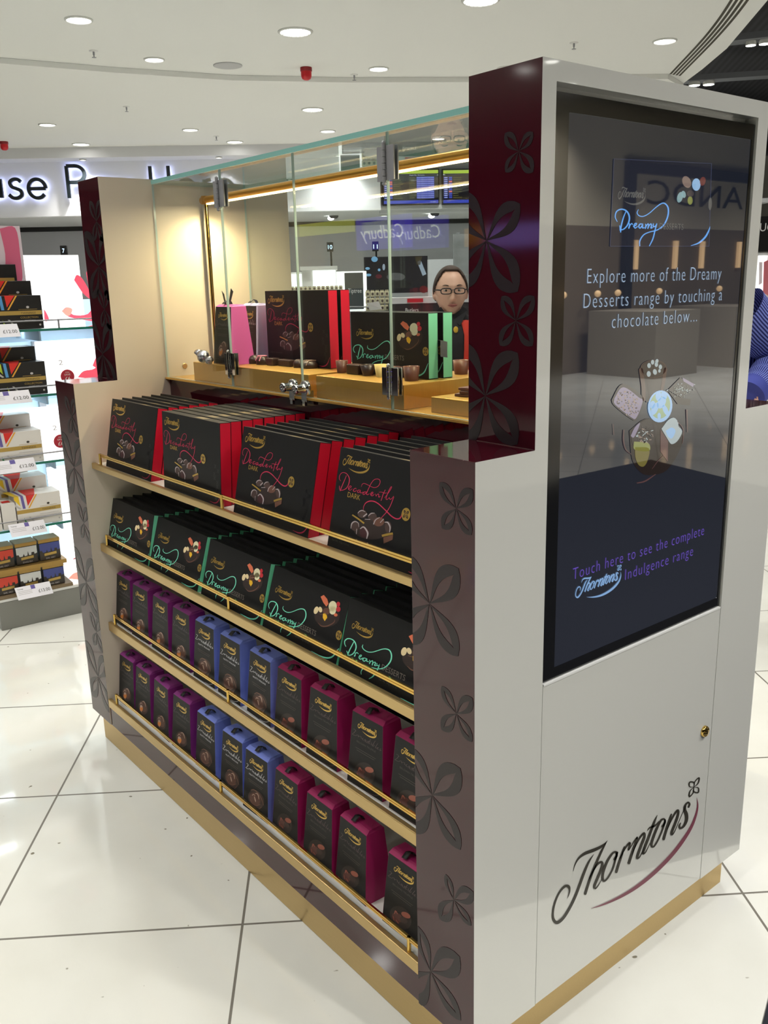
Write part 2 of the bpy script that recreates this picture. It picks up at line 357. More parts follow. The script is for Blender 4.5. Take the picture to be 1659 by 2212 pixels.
# lamps of the same ceiling that stand outside the picture
k = 0
for u, v in [(-1.2, 5.2), (.7, 5.0), (-3.0, 5.4), (-2.2, 3.4), (-.3, 3.2), (1.2, 3.9), (-1.2, 1.5), (-3.6, 2.6), (-3.2, .6), (-4.6, 4.2), (-.9, .3), (-2.2, -.6), (-5.4, 1.4), (-5.4, 6.0), (-6.8, 4.2), (-4.6, -1.0), (-6.6, -1.6), (-4.8, 9.5), (-6.5, 8.5), (-7.19, 2.26), (-12.28, 3.06)]:
    k += 1; downlight(u, v, ZC if v < 8 else ZF, .085, 'recessed downlight in the white ceiling outside the picture', SPOT_W*1.27)
for i, (u, v) in enumerate([(4.6, 4.0), (3.0, 1.0), (1.2, -1.6), (6.4, 7.0), (7.5, 11.0), (5.2, 12.5), (9.5, 3.5), (2.2, .2), (3.5, 1.9), (2.6, -1.0), (10.5, 2.5), (12.0, .6), (11.2, 4.2), (13.5, 3.4), (15.6, 5.0), (11.9, 2.1), (10.6, .48), (-1.5, -4.5), (5.5, -3), (9.8, 8.5)]):  # unseen lamps, several added to brighten the white panel and the boutique
    downlight(u, v, 3.94, .09, 'unseen added downlight in the black slatted ceiling outside the picture', SPOT_W*(7.0 if i in (10, 11, 12, 9) or u > 11.5 else 3.3), 'unseen_black_ceiling_light', 'unseen added downlights of the black ceiling')
for i, (u, v) in enumerate([(-3.5, 14.2), (-1.2, 14.3), (.9, 14.3), (2.6, 14.3)]):  # unseen lamps added to brighten the store interior
    downlight(u, v, 2.436, .06, 'unseen downlight added in the grey soffit to brighten the tills', SPOT_W*.8, 'added_soffit_light', 'added unseen lights of the till soffit')
# twin spots under the black ceiling
for (pa, pb, zz, lb) in [((1500, 183), (1531, 181), 3.62, 'pair of bright spotlights on a grey rail nearest the white kiosk panel'), ((1622, 96), (1651, 93), 3.62, 'pair of bright spotlights on a grey rail at the top right corner')]:
    a = P(*pa, 2, zz); b = P(*pb, 2, zz); e = empty('twin_spotlight', lb, 'spotlight', a, 'twin spotlights under the black ceiling')
    d = (b-a)/np.linalg.norm(b-a); r = np.linalg.norm(b-a)*.42; nn = np.array([-d[1], d[0], 0])
    rail = MB(); A0 = a-d*.35; B0 = b+d*2.2
    rail.add([tuple(q+np.array([0, 0, h])) for h in (.03, .09) for q in (A0-nn*.1, B0-nn*.1, B0+nn*.1, A0+nn*.1)], [(0, 1, 2, 3), (4, 5, 6, 7), (0, 1, 5, 4), (1, 2, 6, 5), (2, 3, 7, 6), (3, 0, 4, 7)]); rail.build('rail', [mat('rail_grey', (104, 106, 110), 0.5)], e)
    for c in (a, b):
        h = MB(); h.lathe([(r*.9, .03), (r, .0), (r*.92, -.01)], c, 20); h.build('lamp_housing', [M_RIM], e)
        h = MB(); h.lathe([(r*.9, -.0115), (r*.5, -.0125)], c, 20); h.build('lamp_lens', [M_LAMP], e)
# grille, alarms, sprinklers
u, v = uv_at(492, 141, ZC); g = MB(); c = K(u, v, ZC); g.lathe([(.125, 0), (.125, -.006), (.115, -.009), (.05, -.009)], c, 30)
tag(g.build('speaker_grille', [mat('grille_grey', (178, 178, 178), 0.7)], loc=c), 'flat grey round speaker grille in the ceiling left of the red alarm', 'speaker grille')
for (px, py), z, lb in [((661, 146), ZC, 'red fire alarm sounder hanging by the curved ceiling step'), ((8, 306), ZF, 'red fire alarm sounder at the left edge of the picture')]:
    u, v = uv_at(px, py, z); v = min(v, 12.5); c = K(u, v, z); e = empty('fire_alarm', lb, 'fire alarm', c, 'red alarm sounders')
    g = MB(); g.lathe([(.052, 0), (.052, -.03), (.047, -.032)], c, 20); g.build('base', [mat('alarm_red_dark', (130, 12, 20), 0.4)], e)
    g = MB(); g.lathe([(.047, -.03), (.047, -.07), (.038, -.092), (.02, -.102)], c, 20); g.build('sounder', [mat('alarm_red', (190, 14, 26), 0.35)], e)
for (px, py), z, lb in [((202, 110), ZC, 'sprinkler head left of the bright downlight at the ceiling step'), ((273, 230), ZF, 'sprinkler head alone on the far ceiling, left part'), ((467, 294), ZF, 'sprinkler head low over the glass case'),
                        ((765, 161), ZC, 'sprinkler head right of the red alarm'), ((1240, 92), ZC, 'sprinkler head above the white kiosk panel')]:
    u, v = uv_at(px, py, z); c = K(u, v, z); e = empty('sprinkler', lb, 'sprinkler', c, 'ceiling sprinklers')
    g = MB(); g.lathe([(.035, 0), (.035, -.004), (.01, -.006)], c, 16); g.build('escutcheon', [M_WTRIM], e)
    g = MB(); g.lathe([(.008, 0), (.008, -.03), (.004, -.035), (.004, -.045), (.018, -.047), (.018, -.05)], c, 12); g.build('nozzle', [M_STEEL], e)
# ================================================================ KIOSK
L_, D_, H_, h_, s_, z0_, t_ = 1.7869, 0.9012, 1.7549, 1.1834, 0.1332, 0.0994, 0.150
Y1, Y2, ZT, ZB, G_ = 0.1647, 0.7322, 1.7258, 0.7656, 0.293
XI = -L_+t_; XO = -t_
KR = (-L_/2, D_/2, 0)
kiosk = empty('display_kiosk', 'white and burgundy chocolate display kiosk with gold edged shelves and gold plinth', 'display kiosk', KR)
prof = [(0, z0_), (D_, z0_), (D_, h_), (D_-s_, h_), (D_-s_, H_), (s_, H_), (s_, h_), (0, h_)]
def clip_poly(poly, lo, hi):
    for ax_lo, sgn in ((lo, 1), (hi, -1)):
        out = []
        for i in range(len(poly)):
            a, b = poly[i-1], poly[i]; da, db = sgn*(a[0]-ax_lo), sgn*(b[0]-ax_lo)
            if (da >= 0) != (db >= 0):
                t = da/(da-db); out.append(tuple(np.array(a)+(np.array(b)-np.array(a))*t))
            if db >= 0: out.append(b)
        poly = out
        if len(poly) < 3: return []
    return poly
def petal(mb, c, tip, wid, y, m, lo, hi, zlo=-1, zhi=9, e=.0006):
    c = np.array(c); tip = np.array(tip); d = tip-c; n = np.array([-d[1], d[0]]); N = 14
    def out(t): return wid*math.sin(math.pi*min(1, t)**1.45)**.75
    def inn(t):
        q = (t-.04)/.78
        return 0 if q <= 0 or q >= 1 else wid*.36*math.sin(math.pi*q**1.2)
    for sg in (1, -1):
        for i in range(N):
            a, b = i/N, (i+1)/N
            q = [c+d*a+n*sg*inn(a), c+d*b+n*sg*inn(b), c+d*b+n*sg*out(b), c+d*a+n*sg*out(a)]
            q = clip_poly([tuple(p) for p in q], lo, hi)
            if len(q) >= 3: mb.add([(p[0], y-e, min(max(p[1], zlo), zhi)) for p in q], [tuple(range(len(q)))], m)
def flower(mb, c, tips, y, m, lo, hi, wid=.27, zlo=-1, zhi=9):
    for t in tips: petal(mb, c, t, wid, y, m, lo, hi, zlo, zhi)
def pf(px, y): q = P(px[0], px[1], 1, y); return (q[0], q[2])
# --- near end panel with the screen opening
for which in ('near', 'far'):
    mb = MB()
    if which == 'near':
        mb.extrude(prof, lambda a, b, d: (d, a, b), -t_, -.026, 0, 1)
        u = [(0, z0_), (Y1, z0_), (Y1, ZT), (Y2, ZT), (Y2, z0_), (D_, z0_), (D_, h_), (D_-s_, h_), (D_-s_, H_), (s_, H_), (s_, h_), (0, h_)]
        mb.extrude(u, lambda a, b, d: (d, a, b), -.026, 0, 0, 1)
        lo, hi = -t_+.001, -.001
        # side faces of the opening are lacquer, only the outside edges burgundy
        cent = [np.mean([mb.v[i] for i in f], axis=0) for f in mb.f]
        for i, c in enumerate(cent):
            if c[0] > -.027 and Y1-.001 < c[1] < Y2+.001 and z0_+.001 < c[2] < ZT+.001: mb.m[i] = 0
        def rel(c, *tips): return c, list(tips)
        for y, c, tips, w in [
            (0, (985.7, 1098.6), [(950, 1042), (1022, 1058), (955, 1141), (1019, 1156)], .26),
            (0, (927.9, 1304), [(991, 1228), (990, 1418), (866, 1195), (872, 1385)], .26),
            (0, (986, 1542), [(954, 1482), (1021, 1508), (954, 1576), (1020, 1603)], .25),
            (0, (933.7, 1718), [(995, 1660), (995, 1836), (884, 1612), (880, 1790)], .25),
            (0, (980, 1944), [(963, 1888), (1023, 1927), (950, 1985), (1018, 2000)], .24),
            (0, (930, 2099), [(993, 2066), (996, 2205), (903, 2000), (885, 2160)], .24),
            (s_, (1121, 326.5), [(1091, 288), (1152, 285), (1092, 372), (1152, 372)], .27),
            (s_, (1051, 520), [(1124, 440), (1119, 630), (985, 420), (990, 620)], .27),
            (s_, (1115, 692.7), [(1084, 640), (1155, 640), (1080, 746), (1151, 747)], .27),
            (s_, (1048.6, 855), [(1119, 762), (1118, 960), (985, 740), (985, 960)], .27)]:
            flower(mb, pf(c, y), [pf(q, y) for q in tips], y, 2, lo, hi, w, z0_ if y == 0 else h_)
        panel = mb.build('end_panel', [M_WHITE, M_BURG, M_FLOWER], kiosk, .0012)
        panel['label'] = 'white end panel with burgundy front edge holding the screen'
    else:
        mb.extrude(prof, lambda a, b, d: (d, a, b), -L_, XI, 0, 1)
        lo, hi = -L_+.001, XI-.001
        big = [(.085, .09), (.08, -.1), (-.085, .1), (-.08, -.09)]; sml = [(.038, .055), (.036, -.058), (-.038, .058), (-.036, -.052)]
        for y, px, kind in [(s_, (209, 478), 0), (s_, (214, 575), 1), (s_, (226, 668), 0), (s_, (222, 765), 1),
                            (0, (155, 900), 0), (0, (160, 1010), 1), (0, (181, 1130), 0), (0, (186, 1258), 1), (0, (208, 1366), 0), (0, (212, 1462), 1)]:
            c = pf(px, y); offs = big if kind else sml
            flower(mb, c, [(c[0]+a, c[1]+b) for a, b in offs], y, 2, lo, hi, .27, z0_ if y == 0 else h_)
        fp = mb.build('end_panel', [M_CREAM, M_BURG, M_FLOWER], kiosk, .0012)
        fp['label'] = 'far end panel with cream inner face and burgundy front edge'
# --- access door with the big logo
def strokes(mb, S, fmap, m, n=5):
    for st in S: mb.ribbon(st, fmap, m, n)
LOGO = [
 [(278, 1052, 3), (290, 1000, 9), (315, 945, 16), (350, 902, 24), (400, 868, 31), (470, 842, 34), (540, 812, 30), (595, 776, 20), (628, 738, 3)],
 [(487, 880, 4), (455, 925, 15), (420, 990, 23), (385, 1075, 27), (345, 1185, 27), (300, 1305, 27), (245, 1420, 27), (175, 1530, 30), (110, 1578, 33), (72, 1535, 25), (72, 1450, 20), (98, 1350, 19), (140, 1262, 20), (190, 1208, 26), (228, 1207, 27), (240, 1245, 17), (232, 1290, 10), (216, 1330, 3)],
 [(612, 760, 12), (570, 840, 22), (525, 940, 24), (480, 1045, 25), (440, 1155, 26), (400, 1282, 27)],
 [(436, 1140, 8), (480, 1050, 16), (525, 980, 22), (565, 958, 24), (575, 990, 26), (548, 1070, 27), (512, 1155, 27), (493, 1210, 25), (505, 1228, 17), (535, 1195, 10), (575, 1125, 5)],
 [(700, 930, 26), (722, 890, 22), (716, 856, 20), (680, 868, 22), (628, 945, 26), (588, 1045, 27), (578, 1115, 25), (592, 1152, 20), (632, 1118, 18), (680, 1030, 18), (708, 935, 20), (728, 860, 20)],
 [(800, 802, 14), (775, 880, 24), (745, 970, 26), (718, 1058, 27)],
 [(752, 925, 8), (790, 850, 14), (830, 785, 20), (856, 762, 22), (852, 800, 22), (842, 835, 16), (868, 800, 10), (905, 738, 12), (932, 706, 18)],
 [(932, 712, 18), (905, 790, 25), (875, 880, 27), (847, 968, 28)],
 [(880, 880, 8), (920, 780, 15), (965, 700, 21), (1002, 662, 22), (1004, 705, 26), (972, 790, 27), (938, 885, 27), (932, 918, 22), (955, 908, 14), (985, 855, 8), (1010, 800, 5)],
 [(1138, 478, 5), (1112, 535, 20), (1080, 620, 26), (1045, 715, 27), (1005, 820, 27), (992, 870, 22), (1015, 860, 13), (1040, 815, 8), (1065, 760, 5)],
 [(1035, 638, 5), (1062, 605, 16), (1105, 590, 22), (1135, 565, 12), (1152, 538, 4)],
 [(1190, 592, 24), (1215, 555, 20), (1210, 520, 18), (1175, 532, 22), (1128, 625, 26), (1090, 725, 27), (1078, 785, 23), (1100, 800, 19), (1142, 738, 18), (1185, 640, 18), (1212, 560, 19), (1216, 528, 18)],
 [(1282, 470, 16), (1258, 545, 25), (1228, 635, 27), (1203, 722, 27)],
 [(1240, 625, 8), (1275, 540, 15), (1318, 460, 21), (1350, 428, 22), (1348, 480, 26), (1318, 570, 27), (1286, 650, 26), (1288, 678, 18), (1315, 645, 10), (1352, 560, 6), (1400, 450, 6), (1430, 385, 10)],
 [(1458, 395, 18), (1468, 365, 20), (1452, 348, 18), (1425, 375, 22), (1418, 420, 30), (1435, 470, 36), (1436, 530, 32), (1408, 590, 26), (1372, 612, 20), (1364, 585, 20), (1375, 560, 12)]]
SWOOSH = [(458, 1434, 2), (560, 1402, 14), (700, 1343, 26), (850, 1262, 33), (1000, 1157, 38), (1150, 1026, 40), (1290, 880, 39), (1405, 730, 36), (1490, 590, 29), (1538, 460, 20), (1552, 370, 12), (1542, 298, 2)]
LFL = [((1513, 190), (1566, 95), 12), ((1513, 190), (1470, 140), 20), ((1513, 190), (1556, 245), 20), ((1513, 190), (1466, 288), 12)]
def logo_flower(mb, fmap, m, wmul=1.0):
    for c, tp, w in LFL:
        dx, dy = tp[0]-c[0], tp[1]-c[1]; l = math.hypot(dx, dy); nx, ny = -dy/l, dx/l; o = w*1.5
        mb.ribbon([(c[0], c[1], 4), (c[0]+dx*.5+nx*o, c[1]+dy*.5+ny*o, 12*wmul), (tp[0], tp[1], 14*wmul), (c[0]+dx*.5-nx*o, c[1]+dy*.5-ny*o, 10*wmul), (c[0], c[1], 3)], fmap, m, 5, caps=False)
door = MB(); door.box(-.0255, -.0006, Y1+.0018, Y2-.0012, z0_+.001, ZB-.002, 0); door.box(-.0255, .0006, Y1+.003, Y2-.003, ZB-.002, ZB+.0015, 1)
dr = door.build('access_door', [M_WHITE, M_WTRIM], kiosk)
def fdoor(e):
    def f(x, y): q = P(1180+x/4.74, 1660+y/4.74, 0, e); return (e, q[1], q[2])
    return f
lg = MB(); strokes(lg, LOGO, fdoor(.0004), 0); lg.ribbon(SWOOSH, fdoor(.0004), 1, 6); logo_flower(lg, fdoor(.0004), 0)
lg.build('logo_lettering', [M_INK, M_MAROON], dr)
q = P(1521, 1579, 0, 0); lk = MB(); RX = lambda x, y, z: (z, y, x)
lk.lathe([(.0125, 0), (.0125, .004), (.0105, .007), (.0085, .007), (.008, .004), (.0065, .004), (.006, .009), (.002, .009)], (q[2], q[1], -.0005), 24, 0, T=RX)
lk.box(.0086, .0092, q[1]-.0008, q[1]+.0008, q[2]-.0045, q[2]+.0045, 1); lk.build('lock', [M_GOLDB, M_BLACK], dr)['label'] = 'round brass key lock'
# --- carcass
cb = MB(); cb.box(XI, XO, G_+.012, D_-G_, z0_, 1.166, {'*': 1, '-y': 1, '+z': 1})
cb.build('carcass', [M_BURG, M_DARKIN], kiosk)
rb = MB(); rb.box(XI, XO, G_+.0085, G_+.0118, .945, 1.174, 0); rb.build('riser_panel', [M_BURG], kiosk)['label'] = 'glossy burgundy riser behind the top shelf boxes'
dk = MB(); dk.box(XI, XO, G_-.006, D_-G_+.006, 1.1745, 1.1795, 0); dk.build('display_deck', [mat('gold_deck', (226, 184, 98), 0.3, metal=0.7, noise=.06, nscale=30)], kiosk)['label'] = 'gold deck inside the glass case'
sk = MB(); sk.box(XI+.0005, XO-.0005, .003, .02, z0_, .161, 0); sk.build('skirt', [M_BURG], kiosk)['label'] = 'glossy burgundy strip under the bottom shelf'
pl = MB(); pl.box(-L_+.03, -.03, .0205, D_-.0205, 0.0005, z0_-.0005, 0); pl.build('plinth', [M_GOLD], kiosk, .001)['label'] = 'satin gold plinth on the floor'
bkp = MB(); bkp.box(XI, XO, D_-.16, D_-.02, z0_, .9, 0); bkp.box(XI, XO, D_-.28, D_-.02, .9, .93, 1); bkp.build('rear_cabinet', [M_BURG, M_GOLD], kiosk)
SH = [(.931, .948, .944, .028, 5), (.674, .698, .690, .028, 5), (.415, .443, .440, .0265, 5), (.162, .189, .177, .0, 5)]
POSTX = [[-1.585, -.864], [-1.60, -.866], [-1.60, -.90], [-1.585, -.925, -.186]]
for i, (zb, zt, zs, y0, _) in enumerate(SH):
    sb = MB(); sb.box(XI, XO, y0+.0125, G_+.0080 if i == 0 else G_+.0115, zb+.001, zs, 0)
    so_ = sb.build('shelf', [M_SHELFW], kiosk)
    lp = MB(); lp.box(XI+.001, XO-.001, y0, y0+.012, zb, zt, 0); lp.build('gold_lip', [M_GOLD], so_, .0015)
    rl = MB(); ry = y0+.0095; xs = POSTX[i]
    rl.box(xs[0], XO-.0015, ry-.0022, ry+.0022, zt+.0235, zt+.0275); rl.box(xs[0], XO-.0015, ry-.0022, ry+.0022, zt+.0290, zt+.0330); rl.box(xs[0], XO-.0015, ry-.0005, ry+.0018, zt+.0275, zt+.0290)
    rl.build('gallery_rail', [M_GOLDB], so_)
    for x in xs:
        pz = MB(); pz.tube([(x, ry-.001, zt-.002), (x, ry-.001, zt+.033), ], .0042, 8); pz.build('rail_post', [M_GOLDB], so_)
# ================================================================ TOUCH SCREEN
scr = empty('touch_screen', 'tall black framed touch screen set in the white end panel', 'touch screen', (-.013, (Y1+Y2)/2, ZB))
XS = -.004
bz = MB(); ya, yb, za, zb = Y1+.003, Y2-.002, ZB+.003, ZT-.012
S1 = P(1230, 228, 0, XS); S2 = P(1622, 313, 0, XS); S3 = P(1196, 1447, 0, XS); S4 = P(1541, 1291, 0, XS)
sy0, sy1 = float(S1[1]), float(S2[1]); sz1, sz0 = float(S1[2]+S2[2])/2, float(S3[2]+S4[2])/2
bz.extrude([(ya, za), (yb, za), (yb, zb), (ya, zb)], lambda a, b, d: (d, a, b), -.0255, XS, 0, 0, holes=[[(sy0, sz0), (sy1, sz0), (sy1, sz1), (sy0, sz1)]])
bz.build('bezel', [M_BEZEL], scr, .0015)
dm = MB(); dm.box(-.024, XS-.0006, sy0, sy1, sz0, sz1, 0)
m_disp = mat('display_glass', (10, 11, 14), 0.015, spec=1.0, emit=1.0, ec=(25, 28, 37))
m_disp.node_tree.nodes['Principled BSDF'].inputs['IOR'].default_value = 1.75; M_BEZEL.node_tree.nodes['Principled BSDF'].inputs['IOR'].default_value = 1.75
disp = dm.build('display', [m_disp], scr)
EM = 1.0
def em(n, c, s=1.0):
    m = mat('pixel_'+n, (6, 6, 7), 0.02, emit=s, ec=c, spec=1.0); m.node_tree.nodes['Principled BSDF'].inputs['IOR'].default_value = 1.7; return m
def fs_(x, y, e=0): q = P(x, y, 0, XS+.0003); return (XS+.0003+e, q[1], q[2])
lt = MB()
def line_on_screen(t, a, b, cap, m, e=0.0):
    A = P(a[0], a[1], 0, XS); B = P(b[0], b[1], 0, XS); zc = (A[2]+B[2])/2
    put_text(lt, t, lambda x, y: (XS+.0004, x, y), A[1], B[1], zc, cap, m, 0, .014, 1.18)
line_on_screen('Explore more of the Dreamy', (1268, 612), (1557, 604), .0245, 0)
line_on_screen('Desserts range by touching a', (1260, 667), (1559, 648), .0245, 0)
line_on_screen('chocolate below...', (1321, 711), (1505, 693), .0245, 0)
lt.build('caption_text', [em('pale', (172, 196, 222), .75), em('violet', (104, 78, 184), .9)], disp); lt = MB()
line_on_screen('Touch here to see the complete', (1237, 1252), (1520, 1156), .0225, 1)
line_on_screen('Indulgence range', (1350, 1250), (1496, 1203), .0225, 1)
lt.build('caption_text', [em('pale', (172, 196, 222), .75), em('violet', (104, 78, 184), .9)], disp)
lo_ = MB()
a0 = [(60, 1590), (1560, 95), (1560, 1590), (60, 95)]
def quadmap(src, dst, fn):
    h = homog(src, dst); return lambda x, y: fn(*h(x, y))
# logo drawn upright in box artwork coordinates: measured frame of the door logo -> a unit frame
DQ = [P(1180+x/4.74, 1660+y/4.74, 0, 0)[1:] for x, y in ((60, 1590), (1560, 1590), (1560, 95), (60, 95))]
_y = [q[0] for q in DQ]; _z = [q[1] for q in DQ]
def logo_unit(x, y):                              # (0..1, 0..~.62) upright plane coordinates of the logo
    q = P(1180+x/4.74, 1660+y/4.74, 0, 0); return (q[1]-LY0)/LW, (q[2]-LZ0)/LW
LY0 = P(1180+60/4.74, 1660+1450/4.74, 0, 0)[1]; LW = P(1180+1560/4.74, 1660+200/4.74, 0, 0)[1]-LY0
LZ0 = min(P(1180+x/4.74, 1660+y/4.74, 0, 0)[2] for x, y in ((105, 1590), (458, 1434), (850, 1262), (1150, 1026)))
def put_logo(mb, fmap, x0, y0, w, m, m2=None, bold=1.5, n=3, rise=0.0):   # lower left corner and width in fmap coordinates
    g = lambda x, y: fmap(x0+w*logo_unit(x, y)[0], y0+w*(logo_unit(x, y)[1]))
    for st in LOGO: mb.ribbon([(a, b, c*bold) for a, b, c in st], g, m, n)
    mb.ribbon([(a, b, c*bold) for a, b, c in SWOOSH], g, m if m2 is None else m2, n); logo_flower(mb, g, m, bold)
A = P(1241, 1288, 0, XS); B = P(1346, 1243, 0, XS)
put_logo(lo_, lambda x, y: (XS+.0004, x, y), A[1]+.002, A[2]-.0165, (B[1]-A[1])*.93, 0, None, 1.3, 4)
lo_.build('logo_graphic', [em('ice', (140, 180, 228), .8)], disp)
# ================================================================ PACKAGING
C_BOX = mat('box_black', (19, 19, 20), 0.5, spec=.3); C_RED = mat('box_red', (196, 18, 52), 0.45, noise=.05, nscale=300); C_MINT = mat('box_mint', (132, 222, 186), 0.5)
C_GINK = mat('gold_foil', (204, 168, 84), 0.30, metal=0.55); C_CRIM = mat('crimson_ink', (190, 40, 80), 0.5); C_MINTI = mat('mint_ink', (128, 232, 200), 0.5)
C_GREYI = mat('grey_ink', (122, 112, 104), 0.5); C_DIM = mat('dim_ink', (82, 76, 68), 0.5)
CH1 = mat('choc_print_dark', (44, 32, 30), 0.5); CH2 = mat('choc_print_mid', (70, 52, 48), 0.5); CH3 = mat('choc_print_light', (176, 164, 166), 0.5); CH4 = mat('choc_print_brown', (104, 68, 54), 0.5); CH5 = mat('choc_print_wine', (66, 34, 38), 0.5)
F1 = mat('fruit_biscuit', (216, 112, 78), 0.6); F2 = mat('fruit_cream', (226, 218, 180), 0.6); F3 = mat('fruit_red', (196, 40, 52), 0.6); F4 = mat('fruit_nut', (228, 206, 160), 0.6); F5 = mat('fruit_yellow', (232, 180, 36), 0.6); F6 = mat('fruit_glow', (42, 27, 24), 0.6)
PATTERN = mat('box_pattern', (13, 13, 14), 0.3)
DW, DH, DT = .300, .198, .0292
MW, MH, MT = .284, .146, .0292
hd = homog([(301, 107), (2187, 499), (58, 1908), (1879, 2561)], [(-DW/2, DH), (DW/2, DH), (-DW/2, 0), (DW/2, 0)])
hm = homog([(235, 42), (1574, 610), (-50, 1155), (1300, 1868)], [(-MW/2, MH), (MW/2, MH), (-MW/2, 0), (MW/2, 0)])
DEC = [[(300, 725, 8), (278, 690, 11), (280, 640, 12), (303, 595, 12), (345, 572, 12), (400, 590, 14), (440, 640, 16), (458, 700, 17), (445, 780, 17), (410, 850, 15), (360, 886, 13), (310, 895, 12), (288, 888, 10)],
 [(402, 632, 9), (375, 700, 13), (345, 770, 15), (312, 850, 15), (292, 908, 12)], [(278, 815, 8), (280, 860, 12), (292, 905, 10)],
 [(440, 868, 8), (475, 850, 13), (490, 825, 12), (468, 816, 12), (445, 845, 15), (446, 882, 15), (475, 892, 12), (505, 868, 9)],
 [(580, 868, 11), (562, 858, 12), (532, 882, 15), (532, 910, 15), (560, 916, 12), (592, 892, 9)],
 [(655, 892, 12), (622, 890, 14), (602, 918, 15), (620, 937, 14), (655, 905, 10), (650, 935, 14), (678, 942, 12), (700, 925, 8)],
 [(760, 922, 12), (718, 928, 15), (700, 958, 15), (720, 972, 14), (765, 930, 10)],
 [(760, 965, 10), (775, 925, 14), (805, 855, 14), (842, 778, 13), (892, 710, 12), (950, 686, 12), (1000, 705, 13), (1006, 760, 13), (970, 820, 12), (910, 845, 11), (850, 828, 11), (790, 798, 11), (725, 770, 12), (688, 785, 11), (670, 832, 6)],
 [(765, 955, 10), (780, 976, 12), (818, 955, 9)],
 [(835, 966, 9), (870, 960, 13), (880, 930, 12), (856, 934, 13), (840, 972, 15), (866, 996, 13), (902, 970, 9)],
 [(925, 958, 9), (938, 1000, 15)], [(938, 990, 9), (974, 960, 13), (985, 985, 15), (985, 1018, 15), (1012, 1005, 10)],
 [(1100, 885, 10), (1065, 960, 15), (1040, 1040, 15), (1026, 1082, 10)], [(985, 930, 7), (1030, 925, 10), (1080, 944, 13), (1132, 940, 8)],
 [(1090, 1030, 9), (1150, 950, 11), (1205, 862, 12), (1214, 826, 11), (1188, 852, 12), (1140, 960, 15), (1116, 1040, 14), (1132, 1062, 12), (1168, 1030, 9)],
 [(1175, 1025, 11), (1186, 1056, 13), (1216, 1045, 12), (1252, 1000, 9)],
 [(1256, 1014, 11), (1230, 1080, 15), (1190, 1180, 15), (1130, 1282, 16), (1060, 1362, 14), (1005, 1425, 9)]]
RIB = [(708, 1255, 6), (715, 1190, 10), (752, 1125, 15), (820, 1091, 21), (900, 1096, 21), (980, 1140, 19), (1060, 1212, 17), (1140, 1290, 19), (1220, 1368, 21), (1300, 1410, 22), (1360, 1402, 22), (1390, 1360, 16), (1400, 1310, 9)]
def on_face(h, e):
    def f(x, y): a, b = h(x, y); return (a, -e, b)
    return f
def seal(mb, c, r, e, m0, m1):
    f = lambda x, y: (x, -e, y); mb.ellipse(c, r, r, f, m0, 24)
    f2 = lambda x, y: (x, -e-.0002, y)
    for k in range(4):
        a = math.pi/4+k*math.pi/2; mb.ribbon([(c[0]+r*.1*math.cos(a), c[1]+r*.1*math.sin(a), .0004), (c[0]+r*.42*math.cos(a-.35), c[1]+r*.42*math.sin(a-.35), r*.16), (c[0]+r*.72*math.cos(a), c[1]+r*.72*math.sin(a), r*.16), (c[0]+r*.42*math.cos(a+.35), c[1]+r*.42*math.sin(a+.35), r*.16), (c[0]+r*.1*math.cos(a), c[1]+r*.1*math.sin(a), .0004)], f2, m1, 3, caps=False)
